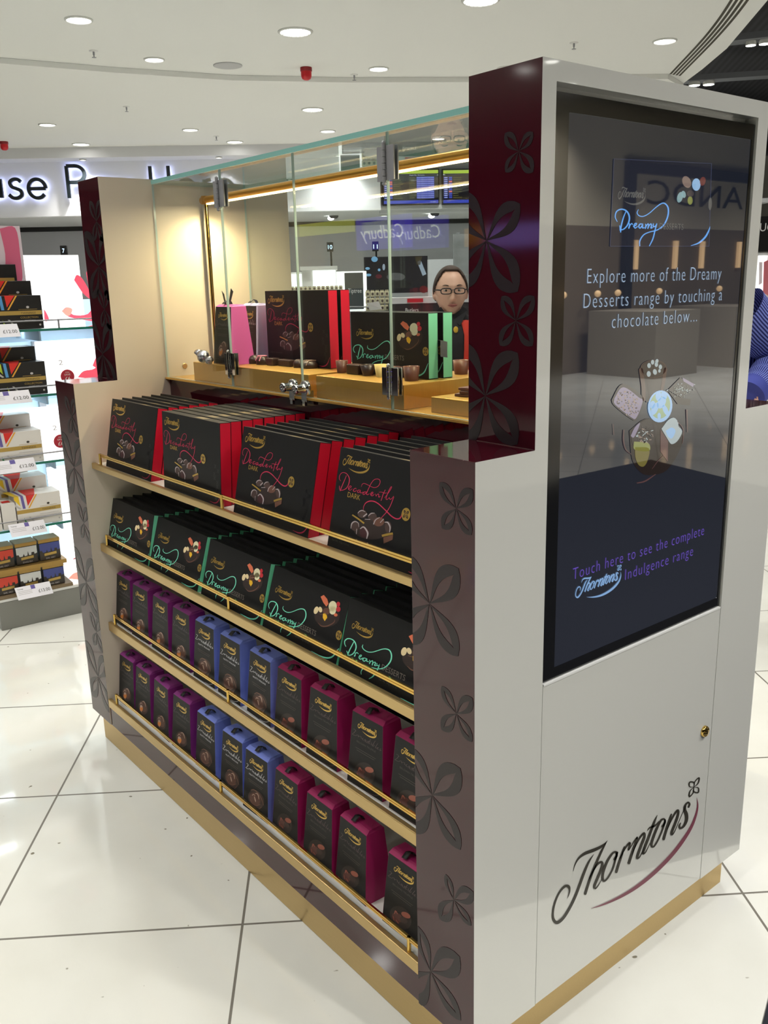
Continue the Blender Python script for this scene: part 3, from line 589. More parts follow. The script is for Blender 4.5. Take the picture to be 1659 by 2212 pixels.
def dark_art():
    mb = MB(); f0, f1, f2, f3 = (on_face(hd, .0003+.00015*k) for k in range(4)); xz = lambda x, y: (x, -.0004, y)
    put_logo(mb, xz, -DW/2+.0135, .157, .082, 0, None, 1.55)
    strokes(mb, [[(a, b, c*.82) for a, b, c in s_] for s_ in DEC], f1, 1, 4); mb.ribbon(RIB, f1, 1, 4)
    A, B = hd(420, 1022), hd(645, 1072); put_text(mb, 'DARK', xz, A[0], B[0], (A[1]+B[1])/2, .0105, 0)
    for c, rx, ry, m in [((860, 1600), 330, 190, 3), ((690, 1325), 85, 75, 4), ((870, 1370), 80, 70, 4), ((985, 1465), 100, 85, 6), ((560, 1545), 78, 90, 4), ((1155, 1560), 60, 105, 4), ((725, 1660), 85, 95, 7)]:
        mb.ellipse(c, rx, ry, f0 if m == 3 else f1, m, 20)
    for st in [[(512, 1342, 24), (620, 1415, 28), (725, 1496, 30)], [(1045, 1722, 40), (1130, 1700, 44), (1242, 1678, 40)]]: mb.ribbon(st, f3, 0, 3, caps=False)
    mb.flat([(1068, 1750), (1245, 1703), (1235, 1790), (1075, 1862)], f2, 6)
    for st in [[(612, 1312, 8), (642, 1277, 16), (690, 1262, 16), (740, 1285, 8)], [(715, 1370, 18), (770, 1325, 22)], [(800, 1362, 10), (850, 1315, 18), (910, 1310, 10)], [(487, 1588, 8), (505, 1500, 20), (560, 1462, 20), (618, 1490, 12), (632, 1560, 6)],
               [(658, 1592, 16), (712, 1560, 22), (762, 1612, 26), (790, 1680, 28), (772, 1768, 18)], [(1100, 1472, 14), (1150, 1480, 24), (1190, 1560, 22), (1182, 1652, 12)], [(895, 1507, 16), (932, 1430, 16), (1005, 1388, 8)], [(1015, 1480, 12), (1072, 1418, 14)], [(740, 1420, 10), (830, 1425, 12)], [(585, 1690, 8), (592, 1600, 12)]]:
        mb.ribbon(st, f3, 5, 4)
    c = hd(1476, 1330); seal(mb, c, .0118, .0008, 0, 3)
    for a, b, z, s in [((160, 1660), (510, 1768), .0034, 'DECADENTLY DARK SELECTION'), ((145, 1800), (450, 1892), .0042, 'Net Wt. 155g e 5.5 oz')]:
        A, B = hd(*a), hd(*b); put_text(mb, s, xz, A[0], B[0], (A[1]+B[1])/2-z*.3, z, 2)
    mb.ribbon([(.095, .006, .0006), (.118, .005, .0022), (.136, .012, .0030), (.1495, .030, .0012)], xz, 1, 5)
    rng = random.Random(3)
    for k in range(9):
        cx, cz = .128+rng.uniform(-.008, .014), .018+k*.0095
        for j in range(4):
            a = math.pi/4+j*math.pi/2; mb.ellipse((cx+.0035*math.cos(a), cz+.0035*math.sin(a)), .003, .0014, lambda x, y: (x, -.0002, y), 8, 8, a)
    for k, (x0, x1) in enumerate(((.02, .062),)):                          # gold line of print on the top edge
        mb.add([(x0, .006, DH+.0003), (x1, .006, DH+.0003), (x1, DT-.006, DH+.0003), (x0, DT-.006, DH+.0003)], [(0, 1, 2, 3)], 9)
    return mb, [C_GINK, C_CRIM, C_DIM, CH1, CH2, CH3, CH4, CH5, PATTERN, mat('top_print_tan', (128, 112, 78), 0.6)]
DRM = [[(105, 812, 9), (92, 770, 12), (100, 722, 14), (140, 688, 15), (190, 688, 15), (235, 715, 17), (258, 765, 18), (260, 820, 18), (237, 880, 17), (197, 930, 15), (152, 951, 13), (120, 944, 11)],
 [(234, 732, 10), (202, 790, 14), (162, 860, 16), (132, 920, 16), (114, 958, 12)], [(113, 885, 10), (122, 925, 12), (118, 955, 10)],
 [(225, 895, 11), (242, 922, 16), (224, 962, 17)], [(232, 932, 10), (265, 903, 14), (286, 922, 12)],
 [(284, 976, 11), (316, 965, 14), (330, 940, 13), (306, 944, 14), (289, 980, 16), (310, 1006, 15), (348, 984, 11)],
 [(408, 996, 13), (366, 984, 15), (344, 1014, 16), (366, 1036, 15), (406, 1000, 11), (400, 1030, 16), (428, 1040, 11)],
 [(446, 1014, 11), (452, 1040, 16), (440, 1068, 16)], [(455, 1045, 10), (486, 1020, 13), (492, 1045, 16), (480, 1088, 16)], [(492, 1062, 10), (522, 1040, 13), (530, 1060, 16), (514, 1096, 15), (542, 1096, 10)],
 [(552, 1058, 11), (550, 1094, 15), (576, 1090, 12), (592, 1068, 10)],
 [(592, 1068, 12), (562, 1140, 17), (521, 1210, 17), (470, 1278, 17), (413, 1317, 9)],
 [(300, 1250, 9), (302, 1208, 12), (332, 1160, 14), (390, 1135, 14), (460, 1132, 12), (560, 1148, 13), (642, 1130, 15), (712, 1075, 17), (762, 1000, 19), (778, 918, 19), (760, 850, 18), (715, 824, 16), (650, 829, 13), (570, 859, 12), (500, 882, 12), (430, 882, 13), (376, 850, 13), (355, 810, 12), (367, 772, 6)]]
FRUIT = [('e', (1160, 960), 230, 190, 0, 5), ('p', [(1050, 608), (1108, 578), (1168, 650), (1192, 735), (1150, 785), (1098, 716)], 0), ('e', (1262, 850), 62, 78, 0, 1), ('e', (1265, 780), 74, 94, .1, 1), ('e', (1366, 742), 33, 42, 0, 2), ('e', (1366, 832), 40, 48, 0, 2),
         ('e', (965, 850), 40, 70, .35, 3), ('e', (1042, 838), 34, 52, -.2, 3), ('e', (1152, 868), 66, 62, 0, 6), ('p', [(1088, 915), (1128, 895), (1158, 945), (1164, 985), (1118, 1045), (1084, 985)], 4), ('e', (1318, 935), 34, 28, 0.2, 0)]
SWL = [[(1000, 1080, 6), (1060, 1135, 20), (1150, 1138, 22), (1240, 1100, 18), (1290, 1060, 16), (1302, 1018, 6)], [(1020, 910, 8), (1060, 925, 12), (1085, 930, 6)], [(1110, 850, 8), (1150, 830, 14), (1195, 850, 8)], [(1120, 890, 10), (1175, 900, 12), (1200, 880, 8)]]
def dreamy_art(e0=.0003, fm=None, ink=0, base=0):
    mb = MB()
    f0, f1, f2 = (on_face(hm, .0003+.00015*k) for k in range(3)); xz = lambda x, y: (x, -.0004, y)
    put_logo(mb, xz, -MW/2+.022, .083, .066, 1, None, 1.6)
    strokes(mb, DRM, f1, 0, 4)
    A, B = hm(600, 1150), hm(944, 1318); put_text(mb, 'DESSERTS', xz, A[0]+.002, B[0], (A[1]+B[1])/2, .0115, 2)
    A, B = hm(555, 1335), hm(815, 1448); put_text(mb, 'Net Wt. 140g e 5.0 oz', xz, A[0], B[0], (A[1]+B[1])/2, .0042, 3)
    for q in FRUIT:
        f = f0 if q[-1] == 5 else f2
        if q[0] == 'e': mb.ellipse(q[1], q[2], q[3], f, 4+q[5], 18, q[4])
        else: mb.flat(q[1], f, 4+q[2])
    for st in SWL: mb.ribbon(st, f2, 10, 4)
    mb.ribbon([(.055, .004, .0006), (.095, .004, .0026), (.125, .013, .0034), (.1415, .036, .0012)], xz, 0, 5)
    seal(mb, (MW/2-.0085, .062), .0098, .0009, 1, 11)
    return mb, [C_MINTI, C_GINK, C_GREYI, C_DIM, F1, F2, F3, F4, F5, F6, CH4, CH1]
def flat_box(w, h, t, body_name='sleeve'):
    mb = MB(); p = .0012
    mb.box(-w/2, w/2, 0, p, 0, h); mb.box(-w/2, w/2, t-p, t, 0, h); mb.box(-w/2, w/2, p, t-p, h-p, h); mb.box(-w/2, w/2, p, t-p, 0, p); return mb
def tray(w, h, t):
    mb = MB(); p = .0012; mb.box(-w/2-.0003, w/2+.0003, p, t-p, p, h-p); return mb
def make_flat(name, label, cat, w, h, t, side, art, group):
    e = empty(name, label, cat, (0, 0, 0), group)
    flat_box(w, h, t).build('sleeve', [C_BOX], e); tray(w, h, t).build('tray', [side], e)
    mb, ms = art; mb.build('front_print', ms, e); return e
dec0 = make_flat('chocolate_box', '', 'chocolate box', DW, DH, DT, C_RED, dark_art(), 'black and red chocolate boxes on the top shelf')
drm0 = make_flat('chocolate_box', '', 'chocolate box', MW, MH, MT, C_MINT, dreamy_art(), 'black and mint chocolate boxes on the second shelf')
used = set()
def put(proto, loc, rot, label, group):
    if proto.name not in used:
        used.add(proto.name); proto.location = loc; proto.rotation_euler = rot; proto['label'] = label; proto['group'] = group; return proto
    return copy_thing(proto, loc, rot, label, group)
R = math.radians
STK = ['far left stack', 'second stack from the far end', 'third stack from the far end', 'stack beside the burgundy panel']
for ci, (xl, lean, n, y0) in enumerate([(-1.573, 11.5, 6, .047), (-1.187, 3.2, 8, .046), (-.828, 12, 7, .045), (-.456, 12.4, 7, .043)]):
    for k in range(n):
        yy = y0+k*(.0303 if ci != 1 else .0297)
        jx = random.uniform(-.002, .002) if k else 0; jl = random.uniform(-.3, .3) if k else 0
        lb = ('Front' if k == 0 else ORD[k].capitalize())+' box with red sides, '+STK[ci]+', top shelf'
        put(dec0, (xl+DW/2+jx, yy, SH[0][2]+.0006), (R(-lean), 0, 0), lb, 'black and red chocolate boxes on the top shelf')
STK2 = ['stack at the cream end panel', 'second stack from the cream panel', 'middle stack', 'fourth stack from the cream panel', 'stack beside the burgundy panel']
for ci, (xl, lean, n, y0, yaw) in enumerate([(-1.628, 13, 6, .047, 0), (-1.333, 16.5, 6, .046, 0), (-1.026, 15.5, 6, .045, 0), (-.730, 17.5, 6, .044, 0), (-.437, 14.5, 6, .044, 0)]):
    for k in range(n):
        lb = ('Front' if k == 0 else ORD[k].capitalize())+' box with mint sides, '+STK2[ci]+', second shelf'
        put(drm0, (xl+MW/2+(random.uniform(-.003, .003) if k else 0), y0+k*.0315, SH[1][2]+.0006), (R(-lean-(random.uniform(-.5, .5) if k else 0)), 0, R(yaw)), lb, 'black and mint chocolate boxes on the second shelf')
# ---------------------------------------------------------------- tapered cartons
TW0, TW1, TH, TD = .114, .096, .158, .074
FY = .0145                                       # the front face leans back by this much at its top
hi_ = homog([(265, 205), (790, 475), (175, 1845), (850, 2260)], [(-TW1/2, TH), (TW1/2, TH), (-TW0/2, 0), (TW0/2, 0)])
def cface(e):
    def f(x, y):
        a, b = hi_(x, y); return (a, FY*b/TH-e, b)
    return f
IRR = [[(285, 608, 9), (308, 614, 10), (332, 648, 9)], [(326, 636, 11), (300, 690, 13), (268, 722, 9)], [(264, 726, 9), (298, 745, 11), (332, 752, 9)],
 [(332, 752, 9), (346, 733, 11), (372, 735, 11), (374, 770, 11), (398, 750, 10), (424, 756, 11), (424, 792, 11), (450, 792, 10), (466, 778, 10), (448, 800, 11), (456, 828, 11), (482, 820, 10), (500, 803, 10), (496, 842, 11), (478, 848, 9)],
 [(514, 822, 10), (508, 862, 12), (530, 862, 10), (552, 836, 10), (546, 876, 11), (528, 882, 9)], [(590, 786, 10), (566, 860, 13), (566, 892, 12), (588, 888, 9)], [(540, 830, 8), (600, 850, 8)], [(612, 862, 10), (604, 908, 12), (622, 905, 8)],
 [(672, 806, 10), (642, 880, 13), (625, 926, 13), (650, 932, 11), (656, 902, 9), (640, 905, 8)], [(717, 858, 10), (686, 930, 13), (680, 962, 12), (702, 955, 9)], [(703, 968, 9), (730, 956, 11), (722, 942, 10), (708, 978, 12), (738, 990, 9)], [(776, 962, 10), (755, 984, 11), (782, 1002, 12), (752, 1012, 9)]]
LINE_D = mat('fine_print', (74, 66, 62), 0.5)
def carton(name, side, script, blurb, kind, dimscript):
    e = empty(name, '', 'chocolate carton', (0, 0, 0))
    b = MB(); y1 = FY; zt = TH
    bt = [(-TW0/2, 0, 0), (TW0/2, 0, 0), (TW0/2, TD, 0), (-TW0/2, TD, 0)]
    mid = [(-TW1/2, y1, zt), (TW1/2, y1, zt), (TW1/2-.001, y1+.046, zt+.001), (-TW1/2+.001, y1+.046, zt+.001)]
    top = [(-TW1/2+.001, y1+.011, zt+.006), (TW1/2-.004, y1+.011, zt+.006), (TW1/2-.006, y1+.042, zt+.0055), (-TW1/2+.003, y1+.042, zt+.0055)]
    b.add(bt+mid+top, [(3, 2, 1, 0), (1, 2, 6, 5), (2, 3, 7, 6), (3, 0, 4, 7), (4, 5, 9, 8), (5, 6, 10, 9), (6, 7, 11, 10), (7, 4, 8, 11), (8, 9, 10, 11), (0, 1, 5, 4)], 0)
    b.add([(TW1/2-.005, y1+.004, zt+.0035), (TW1/2-.018, y1+.030, zt+.0072), (TW1/2-.019, y1+.030, zt+.0064), (TW1/2-.006, y1+.004, zt+.0028)], [(0, 1, 2, 3)], 0)
    b.build('carton_body', [side], e)
    f = MB(); f.add([(-TW0/2+.0006, -.0003, .0004), (TW0/2-.0006, -.0003, .0004), (TW1/2-.0006, FY-.0003, TH-.0006), (-TW1/2+.0006, FY-.0003, TH-.0006)], [(0, 1, 2, 3)], 0)
    g1, g2, g3 = cface(.0006), cface(.0009), cface(.0012); xz = lambda x, y: (x, FY*y/TH-.0008, y)
    put_logo(f, xz, -.0285, .1225, .058, 1, None, 1.8)
    strokes(f, [[(a, b, c*.75) for a, b, c in s_] for s_ in IRR], g1, 2, 3)
    A, B = hi_(372, 868), hi_(648, 1040); put_text(f, blurb, xz, -.030, .030, (A[1]+B[1])/2-.002, .0042, 2 if not dimscript else 3)
    for j in range(2): f.ribbon([(-.033+j*.004, .083-j*.0045, .0011), (.031-j*.004, .083-j*.0045, .0011)], xz, 3, 1, caps=False)
    if kind == 'swirl':
        f.ellipse((525, 1570), 205, 270, g1, 4, 22, -.15); f.ellipse((500, 1570), 140, 190, g2, 5, 22, -.1)
        for st in [[(430, 1480, 12), (460, 1438, 26), (500, 1462, 16)], [(510, 1402, 14), (550, 1388, 28), (590, 1450, 26), (602, 1545, 12)], [(488, 1505, 22), (510, 1600, 30), (520, 1645, 14)]]: f.ribbon(st, g3, 6, 4)
        for st in [[(395, 1335, 10), (470, 1298, 16), (580, 1370, 15), (668, 1520, 13), (724, 1690, 8)], [(380, 1620, 12), (440, 1720, 14), (540, 1755, 12), (640, 1690, 10)], [(600, 1850, 10), (670, 1770, 10)]]: f.ribbon(st, g3, 7, 4)
    elif kind == 'caramel':
        f.ellipse((520, 1600), 190, 260, g1, 4, 22, -.2); f.ellipse((535, 1560), 140, 200, g2, 5, 22, -.2); f.ellipse((455, 1640), 65, 110, g3, 8, 16, .1); f.ellipse((455, 1560), 50, 45, cface(.0014), 6, 12)
        for st in [[(400, 1500, 10), (450, 1430, 26), (500, 1480, 16)], [(505, 1395, 14), (560, 1370, 28), (615, 1440, 26), (640, 1550, 12)], [(440, 1690, 14), (470, 1770, 18)]]: f.ribbon(st, cface(.0016), 6, 4)
    else:
        f.ellipse((500, 1620), 190, 280, g1, 11, 22); 
        f.ellipse((440, 1640), 90, 130, g2, 9, 16, .2); f.ellipse((590, 1500), 80, 70, g2, 10, 14, .2); f.ellipse((560, 1640), 70, 80, g3, 4, 14)
        for st in [[(400, 1560, 12), (420, 1480, 26), (450, 1540, 16)], [(430, 1700, 16), (470, 1760, 22)], [(380, 1640, 12), (395, 1720, 14)]]: f.ribbon(st, cface(.0016), 10, 4)
    f.ribbon([(545, 2035, 6), (640, 2098, 16), (740, 2104, 16), (828, 2050, 8)], g2, 2, 4)
    A = hi_(250, 1880); put_text(f, 'Net Wt. 140g e 4.9 oz', xz, A[0], A[0]+.045, .012, .0032, 3)
    sc = mat('script_'+name+kind, script, 0.5)
    f.build('front_label', [C_BOX, C_GINK, sc, LINE_D, mat('swirl_deep', (54, 36, 32), 0.5), mat('swirl_mid', (84, 50, 40), 0.45), mat('swirl_shine', (176, 146, 130), 0.4), mat('swirl_line', (134, 96, 78), 0.5), mat('caramel_print', (206, 122, 48), 0.5), mat('truffle_rose', (84, 44, 38), 0.5), mat('truffle_shine', (150, 84, 68), 0.5), mat('glow_dim', (36, 24, 22), 0.5)], e)
    r = MB(); w = .0085
    arc = [(.0, FY+.026, TH+.004), (.001, FY+.020, TH+.016), (.002, FY+.008, TH+.0185), (.003, FY-.0012, TH+.009), (.0035, FY-.004, TH-.002)]
    arc = [(.0, FY+.024, TH+.006), (-.002, FY+.021, TH+.014), (-.003, FY+.012, TH+.0165), (-.003, FY+.004, TH+.011), (-.004, FY+.001, TH+.0075)]
    vs = []
    for x, y, z in arc: vs += [(x-w*.75, y, z), (x+w*.75, y+.002, z+.001)]
    vs += [(a, b+.0012, c-.0006) for a, b, c in vs]; n = len(arc); o = 2*n
    fs2 = [(2*i, 2*i+1, 2*i+3, 2*i+2) for i in range(n-1)]+[(o+2*i, o+2*i+2, o+2*i+3, o+2*i+1) for i in range(n-1)]+[(2*i, 2*i+2, o+2*i+2, o+2*i) for i in range(n-1)]+[(2*i+1, o+2*i+1, o+2*i+3, 2*i+3) for i in range(n-1)]
    r.add(vs, fs2, 0, True); r.build('ribbon_tab', [mat('black_ribbon', (14, 14, 16), 0.5)], e)
    return e
PURP = carton('chocolate_carton', mat('carton_purple', (126, 34, 116), 0.55), (92, 84, 88), 'RUNNY CARAMEL', 'caramel', True)
BLUE = carton('chocolate_carton', mat('carton_blue', (112, 128, 208), 0.55), (208, 208, 212), 'NUTTY PRALINE', 'swirl', False)
CRIM = carton('chocolate_carton', mat('carton_crimson', (150, 14, 84), 0.55), (88, 70, 72), 'BELGIAN TRUFFLE', 'truffle', True)
X3 = [-1.568, -1.442, -1.309, -1.182, -1.049, -.918, -.777, -.649, -.515, -.364, -.228]
X4 = [-1.571, -1.454, -1.329, -1.198, -1.057, -.917, -.796, -.667, -.533, -.410, -.242]
CN = ['purple']*4+['blue']*3+['crimson']*4
WH = ['end one by the cream panel', 'second from the cream panel', 'third from the cream panel', 'fourth from the cream panel beside a blue one', 'first of the blues beside a purple one', 'middle one of the blues', 'last of the blues beside a crimson one',
      'first of the crimsons beside a blue one', 'second of the crimsons', 'third of the crimsons', 'end one half hidden by the burgundy panel']
YAW3 = [0, 1, -1, 0, 1, 0, -1.5, 0, 1, 1.5, 0]; YAW4 = [1, 0, -2, 1, 0, 1, 2, -1, 0, -2, 1]
for sh, XX, nm, yb in ((2, X3, 'third shelf', .046), (3, X4, 'bottom shelf', .032)):
    for i, x in enumerate(XX):
        pr_ = [PURP]*4+[BLUE]*3+[CRIM]*4
        lb = CN[i].capitalize()+' carton on the '+nm+', '+WH[i]
        put(pr_[i], (x, yb+random.uniform(-.001, .002), SH[sh][2]-(.0 if sh == 2 else .0)+.0006), (0, 0, R(YAW3[i] if sh == 2 else YAW4[i])), lb, CN[i]+' cartons on the lower shelves')

# ================================================================ GLASS SHOWCASE
sc_ = empty('glass_showcase', 'glass display case with chrome hinges and a gold light tube on top of the kiosk', 'display case', ((XI+XO)/2, D_/2, 1.18))
gt = .006; ZG0, ZG1 = 1.1805, 1.7405
def pane(name, x0, x1, y0, z0=ZG0, z1=ZG1, lab=None, ends=True):
    m = MB(); m.box(x0, x1, y0, y0+gt, z0, z1, {'*': 0, '-x': 1, '+x': 1, '-z': 1, '+z': 1}); o = m.build(name, [M_GLASS, M_GEDGE2], sc_)
    if lab: o['label'] = lab
    return o
HX1, HX2, LX = -1.235, -.549, -.893
pane('glass_pane', XI+.004, HX1-.0015, G_); pane('glass_pane', HX2+.0015, XO-.002, G_)
d1 = pane('glass_door', HX1+.0015, LX-.001, G_); d2 = pane('glass_door', LX+.001, HX2-.0015, G_)
pane('glass_pane', XI+.004, XO-.002, D_-G_-gt)
tp = MB(); tp.box(XI+.003, XO-.002, G_-.001, D_-G_+.001, ZG1+.0005, ZG1+.0115, {'*': 0, '-x': 1, '+x': 1, '-y': 1, '+y': 1}); tp.build('top_pane', [M_GLASS, M_GEDGE], sc_)
for d, hx in ((d1, HX1), (d2, HX2)):
    for z0, z1, mm in ((1.647, 1.713, 0), (1.211, 1.270, 1)):
        m = MB(); m.box(hx-.026, hx-.003, G_-.0045, G_-.0008, z0, z1); m.box(hx+.003, hx+.027, G_-.0045, G_-.0008, z0+.001, z1+.001)
        m.box(hx-.026, hx-.003, G_+gt+.0005, G_+gt+.0035, z0, z1); m.box(hx+.003, hx+.027, G_+gt+.0005, G_+gt+.0035, z0+.001, z1+.001)
        n = 6; 
        for k in range(n):
            a, b = z0-.004+(z1-z0+.008)*k/n, z0-.004+(z1-z0+.008)*(k+1)/n; m.tube([(hx, G_-.007, a+.0006), (hx, G_-.007, b-.0006)], .0042 if k % 2 else .0046, 12)
        m.blob((hx, G_-.007, z1+.006), (.0045, .0045, .004)); m.blob((hx, G_-.007, z0-.006), (.0045, .0045, .004))
        m.build('hinge', [M_STEEL if not mm else M_CHROME], d, .0006)
for d, x in ((d1, -.926), (d2, -.872)):
    m = MB(); z = 1.203; RY = lambda a, b, c, x=x, z=z: (x+a, G_-c, z+b)
    m.lathe([(.019, .0005), (.019, .008), (.016, .0095), (.011, .010), (.0105, .030), (.012, .031), (.012, .036), (.010, .038), (.0035, .038), (.003, .0365)], (0, 0, 0), 24, 0, T=RY)
    m.box(x-.011, x+.011, G_-.010, G_+gt+.006, z-.033, z-.006); m.box(x-.005, x+.005, G_-.012, G_-.004, z-.043, z-.03)
    m.build('door_lock', [M_CHROME], d, .0006)
# light tube: gold tube with a light strip along its underside, standing on thin posts
TY, TZ = .452, 1.700
m = MB(); m.tube([(XI+.012, TY, TZ), (XO-.012, TY, TZ)], .0115, 20); m.lathe([(.0128, -.012), (.0128, .012)], (XI+.030, TY, TZ), 18); m.build('light_tube', [mat('gold_tube', (206, 150, 60), 0.3, metal=0.8)], sc_)
m = MB(); m.box(XI+.045, XO-.045, TY-.006, TY+.006, TZ-.0135, TZ-.0095); m.build('light_strip', [mat('warm_led', (255, 232, 176), 0.5, emit=9.0, ec=(255, 226, 160))], sc_)
for x in (XI+.032, XO-.032):
    m = MB(); m.tube([(x, TY, 1.1796), (x, TY, TZ-.008)], .0058, 14); m.build('tube_post', [M_GOLDB], sc_)
l = bpy.data.lights.new('showcase_strip_light', 'AREA'); l.shape = 'RECTANGLE'; l.size = 1.28; l.size_y = .01; l.energy = 9.0; l.color = (1.0, .83, .52)
lo = bpy.data.objects.new('showcase_strip_light', l); COL.objects.link(lo); lo.parent = sc_; lo.location = (0, TY-D_/2, TZ-1.18-.016)
l = bpy.data.lights.new('showcase_tube_end_light', 'SPOT'); l.energy = 7.0; l.spot_size = R(150); l.spot_blend = 1.0; l.shadow_soft_size = .01; l.color = (1.0, .84, .5)
lo = bpy.data.objects.new('showcase_tube_end_light', l); COL.objects.link(lo); lo.parent = sc_; lo.location = (XI+.075-(XI+XO)/2, TY-D_/2, TZ-1.18-.017)
q = P(399, 790, 0, XI); m = MB(); m.lathe([(.0085, 0), (.0085, .002), (.007, .003)], (0, 0, 0), 20, 0, T=lambda a, b, c: (XI+c+.0002, q[1]+a, q[2]+b)); m.build('cap_screw', [M_GOLD], sc_)
# ---------------------------------------------------------------- risers
RT = 1.233
def riser(x0, x1, y0, y1, zt, lb):
    m = MB(); m.box(x0, x1, y0, y1, 1.1797, zt); return tag(m.build('display_riser', [M_GOLDD], loc=((x0+x1)/2, (y0+y1)/2, 1.1797), bevel=.0012), lb, 'display riser', 'gold risers in the glass case')
riser(-1.485, -.885, .308, .590, RT, 'long brushed gold riser carrying the pink carton and the dark chocolates')
riser(-.856, -.528, .310, .590, RT, 'brushed gold riser carrying the box with mint sides and the chocolate cups')
riser(-.463, -.17, .330, .52, 1.212, 'low brushed gold riser carrying the stacked chocolate squares')
GRPD = 'boxes shown in the glass case'
PINK = carton('chocolate_carton', mat('carton_pink', (206, 92, 168), 0.55), (92, 84, 88), 'RUNNY CARAMEL', 'caramel', True)
put(PINK, (-1.335, .322, RT+.0005), (0, 0, R(-3)), 'Tapered pink chocolate carton with a loop of black ribbon inside the glass case', GRPD)
LIL = carton('chocolate_carton', mat('carton_lilac', (176, 172, 216), 0.55), (92, 84, 88), 'NUTTY PRALINE', 'swirl', True)
bow = MB()
for x0, dx, dz in ((-1.352, -.006, .034), (-1.330, .030, .040)):
    a = np.array([x0, .352, RT+TH+.006]); b2 = np.array([x0+dx, .348, RT+TH+.006+dz]); w2 = .0075
    vs = [a+np.array([-w2*.5, 0, 0]), a+np.array([w2*.5, 0, 0]), b2+np.array([w2, 0, -.004]), b2+np.array([-w2*.6, 0, .004])]; bow.add([tuple(q) for q in vs]+[tuple(q+np.array([0, .0016, 0])) for q in vs], [(0, 1, 2, 3), (4, 7, 6, 5), (0, 4, 5, 1), (1, 5, 6, 2), (2, 6, 7, 3), (3, 7, 4, 0)], 0)
bow.build('ribbon_tails', [mat('black_ribbon', (14, 14, 16), 0.5)], PINK)
put(LIL, (-1.343, .41, RT+.0005), (0, 0, R(-6)), 'Lilac chocolate carton mostly hidden behind the pink carton in the glass case', GRPD)
UPR = (0, 0, 0)
put(dec0, (-.958-DW/2, .428, RT+.0005), UPR, 'Upright black box with red script, front one of two in the glass case', GRPD)
put(dec0, (-.962-DW/2, .470, RT+.0005), UPR, 'Upright black and red box standing right behind its twin in the glass case', GRPD)
put(drm0, (-.568-MW/2, .418, RT+.0005), UPR, 'Upright black box with mint script, front one of two in the glass case', GRPD)
put(drm0, (-.562-MW/2, .457, RT+.0005), UPR, 'Upright black and mint box standing right behind its twin in the glass case', GRPD)
b = empty('chocolate_box', 'black box turned back to front with small print behind the upright red script box', 'chocolate box', (0, 0, 0), GRPD)
bx0 = P(547, 720, 1, .53)[0]; flat_box(DW, .21, DT).build('sleeve', [C_BOX], b); tray(DW, .21, DT).build('tray', [C_RED], b)
m = MB(); rng = random.Random(5)
for j in range(17):
    for cx in (-.142, -.095):
        if rng.random() < .85: m.add([(cx, -.0004, .125-j*.0062), (cx+rng.uniform(.02, .04), -.0004, .125-j*.0062), (cx+.03, -.0004, .1236-j*.0062), (cx, -.0004, .1236-j*.0062)], [(0, 1, 2, 3)])
m.build('back_print', [C_GREYI], b); b.location = (bx0+DW/2, .53, 1.1800)
tb = MB()                                               # ribbon pull of the mint box
pts = [(-.566, .452, 1.318), (-.548, .447, 1.316), (-.541, .440, 1.300), (-.534, .434, 1.283)]
vs = []
for x, y, z in pts: vs += [(x-.007, y-.004, z+.002), (x+.007, y+.004, z)]
vs += [(a+.0012, b2-.0012, c) for a, b2, c in vs]; n = 4
tb.add(vs, [(2*i, 2*i+1, 2*i+3, 2*i+2) for i in range(n-1)]+[(8+2*i, 8+2*i+2, 8+2*i+3, 8+2*i+1) for i in range(n-1)], 0)
tag(tb.build('ribbon_pull', [mat('black_ribbon', (14, 14, 16), 0.5)], loc=(-.55, .445, 1.3)), 'black ribbon pull hanging between the two upright mint sided boxes', 'ribbon')
# ---------------------------------------------------------------- chocolates on show
M_CD = mat('chocolate_dark', (50, 32, 28), 0.35, noise=.12, nscale=120, bump=.3); M_CM = mat('chocolate_milk', (98, 58, 44), 0.38, noise=.1, nscale=150, bump=.2); M_CC = mat('chocolate_cream', (238, 208, 132), 0.5)
M_FOIL = mat('silver_foil', (196, 198, 206), 0.2, metal=1.0, bump=1.0, nscale=130); M_PINKI = mat('pink_icing', (206, 120, 146), 0.5)
GC = 'loose chocolates shown in the glass case'
def choc(name, lb, px, fn, mats, z=RT, cat='chocolate'):
    p = P(px[0], px[1], 2, z); e = empty(name, lb, cat, (p[0], p[1], z), GC); fn(e, (p[0], p[1], z)); return e
def dome(r, h, topping=None):
    def f(e, c):
        m = MB(); m.lathe([(r*.96, 0), (r, h*.25), (r*.97, h*.55), (r*.75, h*.86), (r*.35, h), (.001, h*1.02)], c, 24); m.build('shell', [M_CD], e)
        if topping:
            t = MB()
            for k in range(3): t.tube([(c[0]-r*.5+k*r*.5, c[1]-r*.9, c[2]+h*.45), (c[0]-r*.42+k*r*.45, c[1]-r*.5, c[2]+h*1.0), (c[0]-r*.3+k*r*.4, c[1]+r*.5, c[2]+h*.98)], .0016, 6)
            t.build('icing', [topping], e)
    return f
def brick(w, d, h, ang=0):
    def f(e, c):
        m = MB(); ca, sa = math.cos(ang), math.sin(ang)
        m.box(-w/2, w/2, -d/2, d/2, 0, h, 0, T=lambda a, b, z: (c[0]+a*ca-b*sa, c[1]+a*sa+b*ca, c[2]+z)); m.build('shell', [M_CD], e, .003)
        m = MB(); m.ribbon([(-w*.4, -d*.2, .002), (0, d*.2, .002), (w*.4, -d*.1, .002)], lambda a, b: (c[0]+a*ca-b*sa, c[1]+a*sa+b*ca, c[2]+h+.0006)); m.build('drizzle', [M_CM], e)
    return f
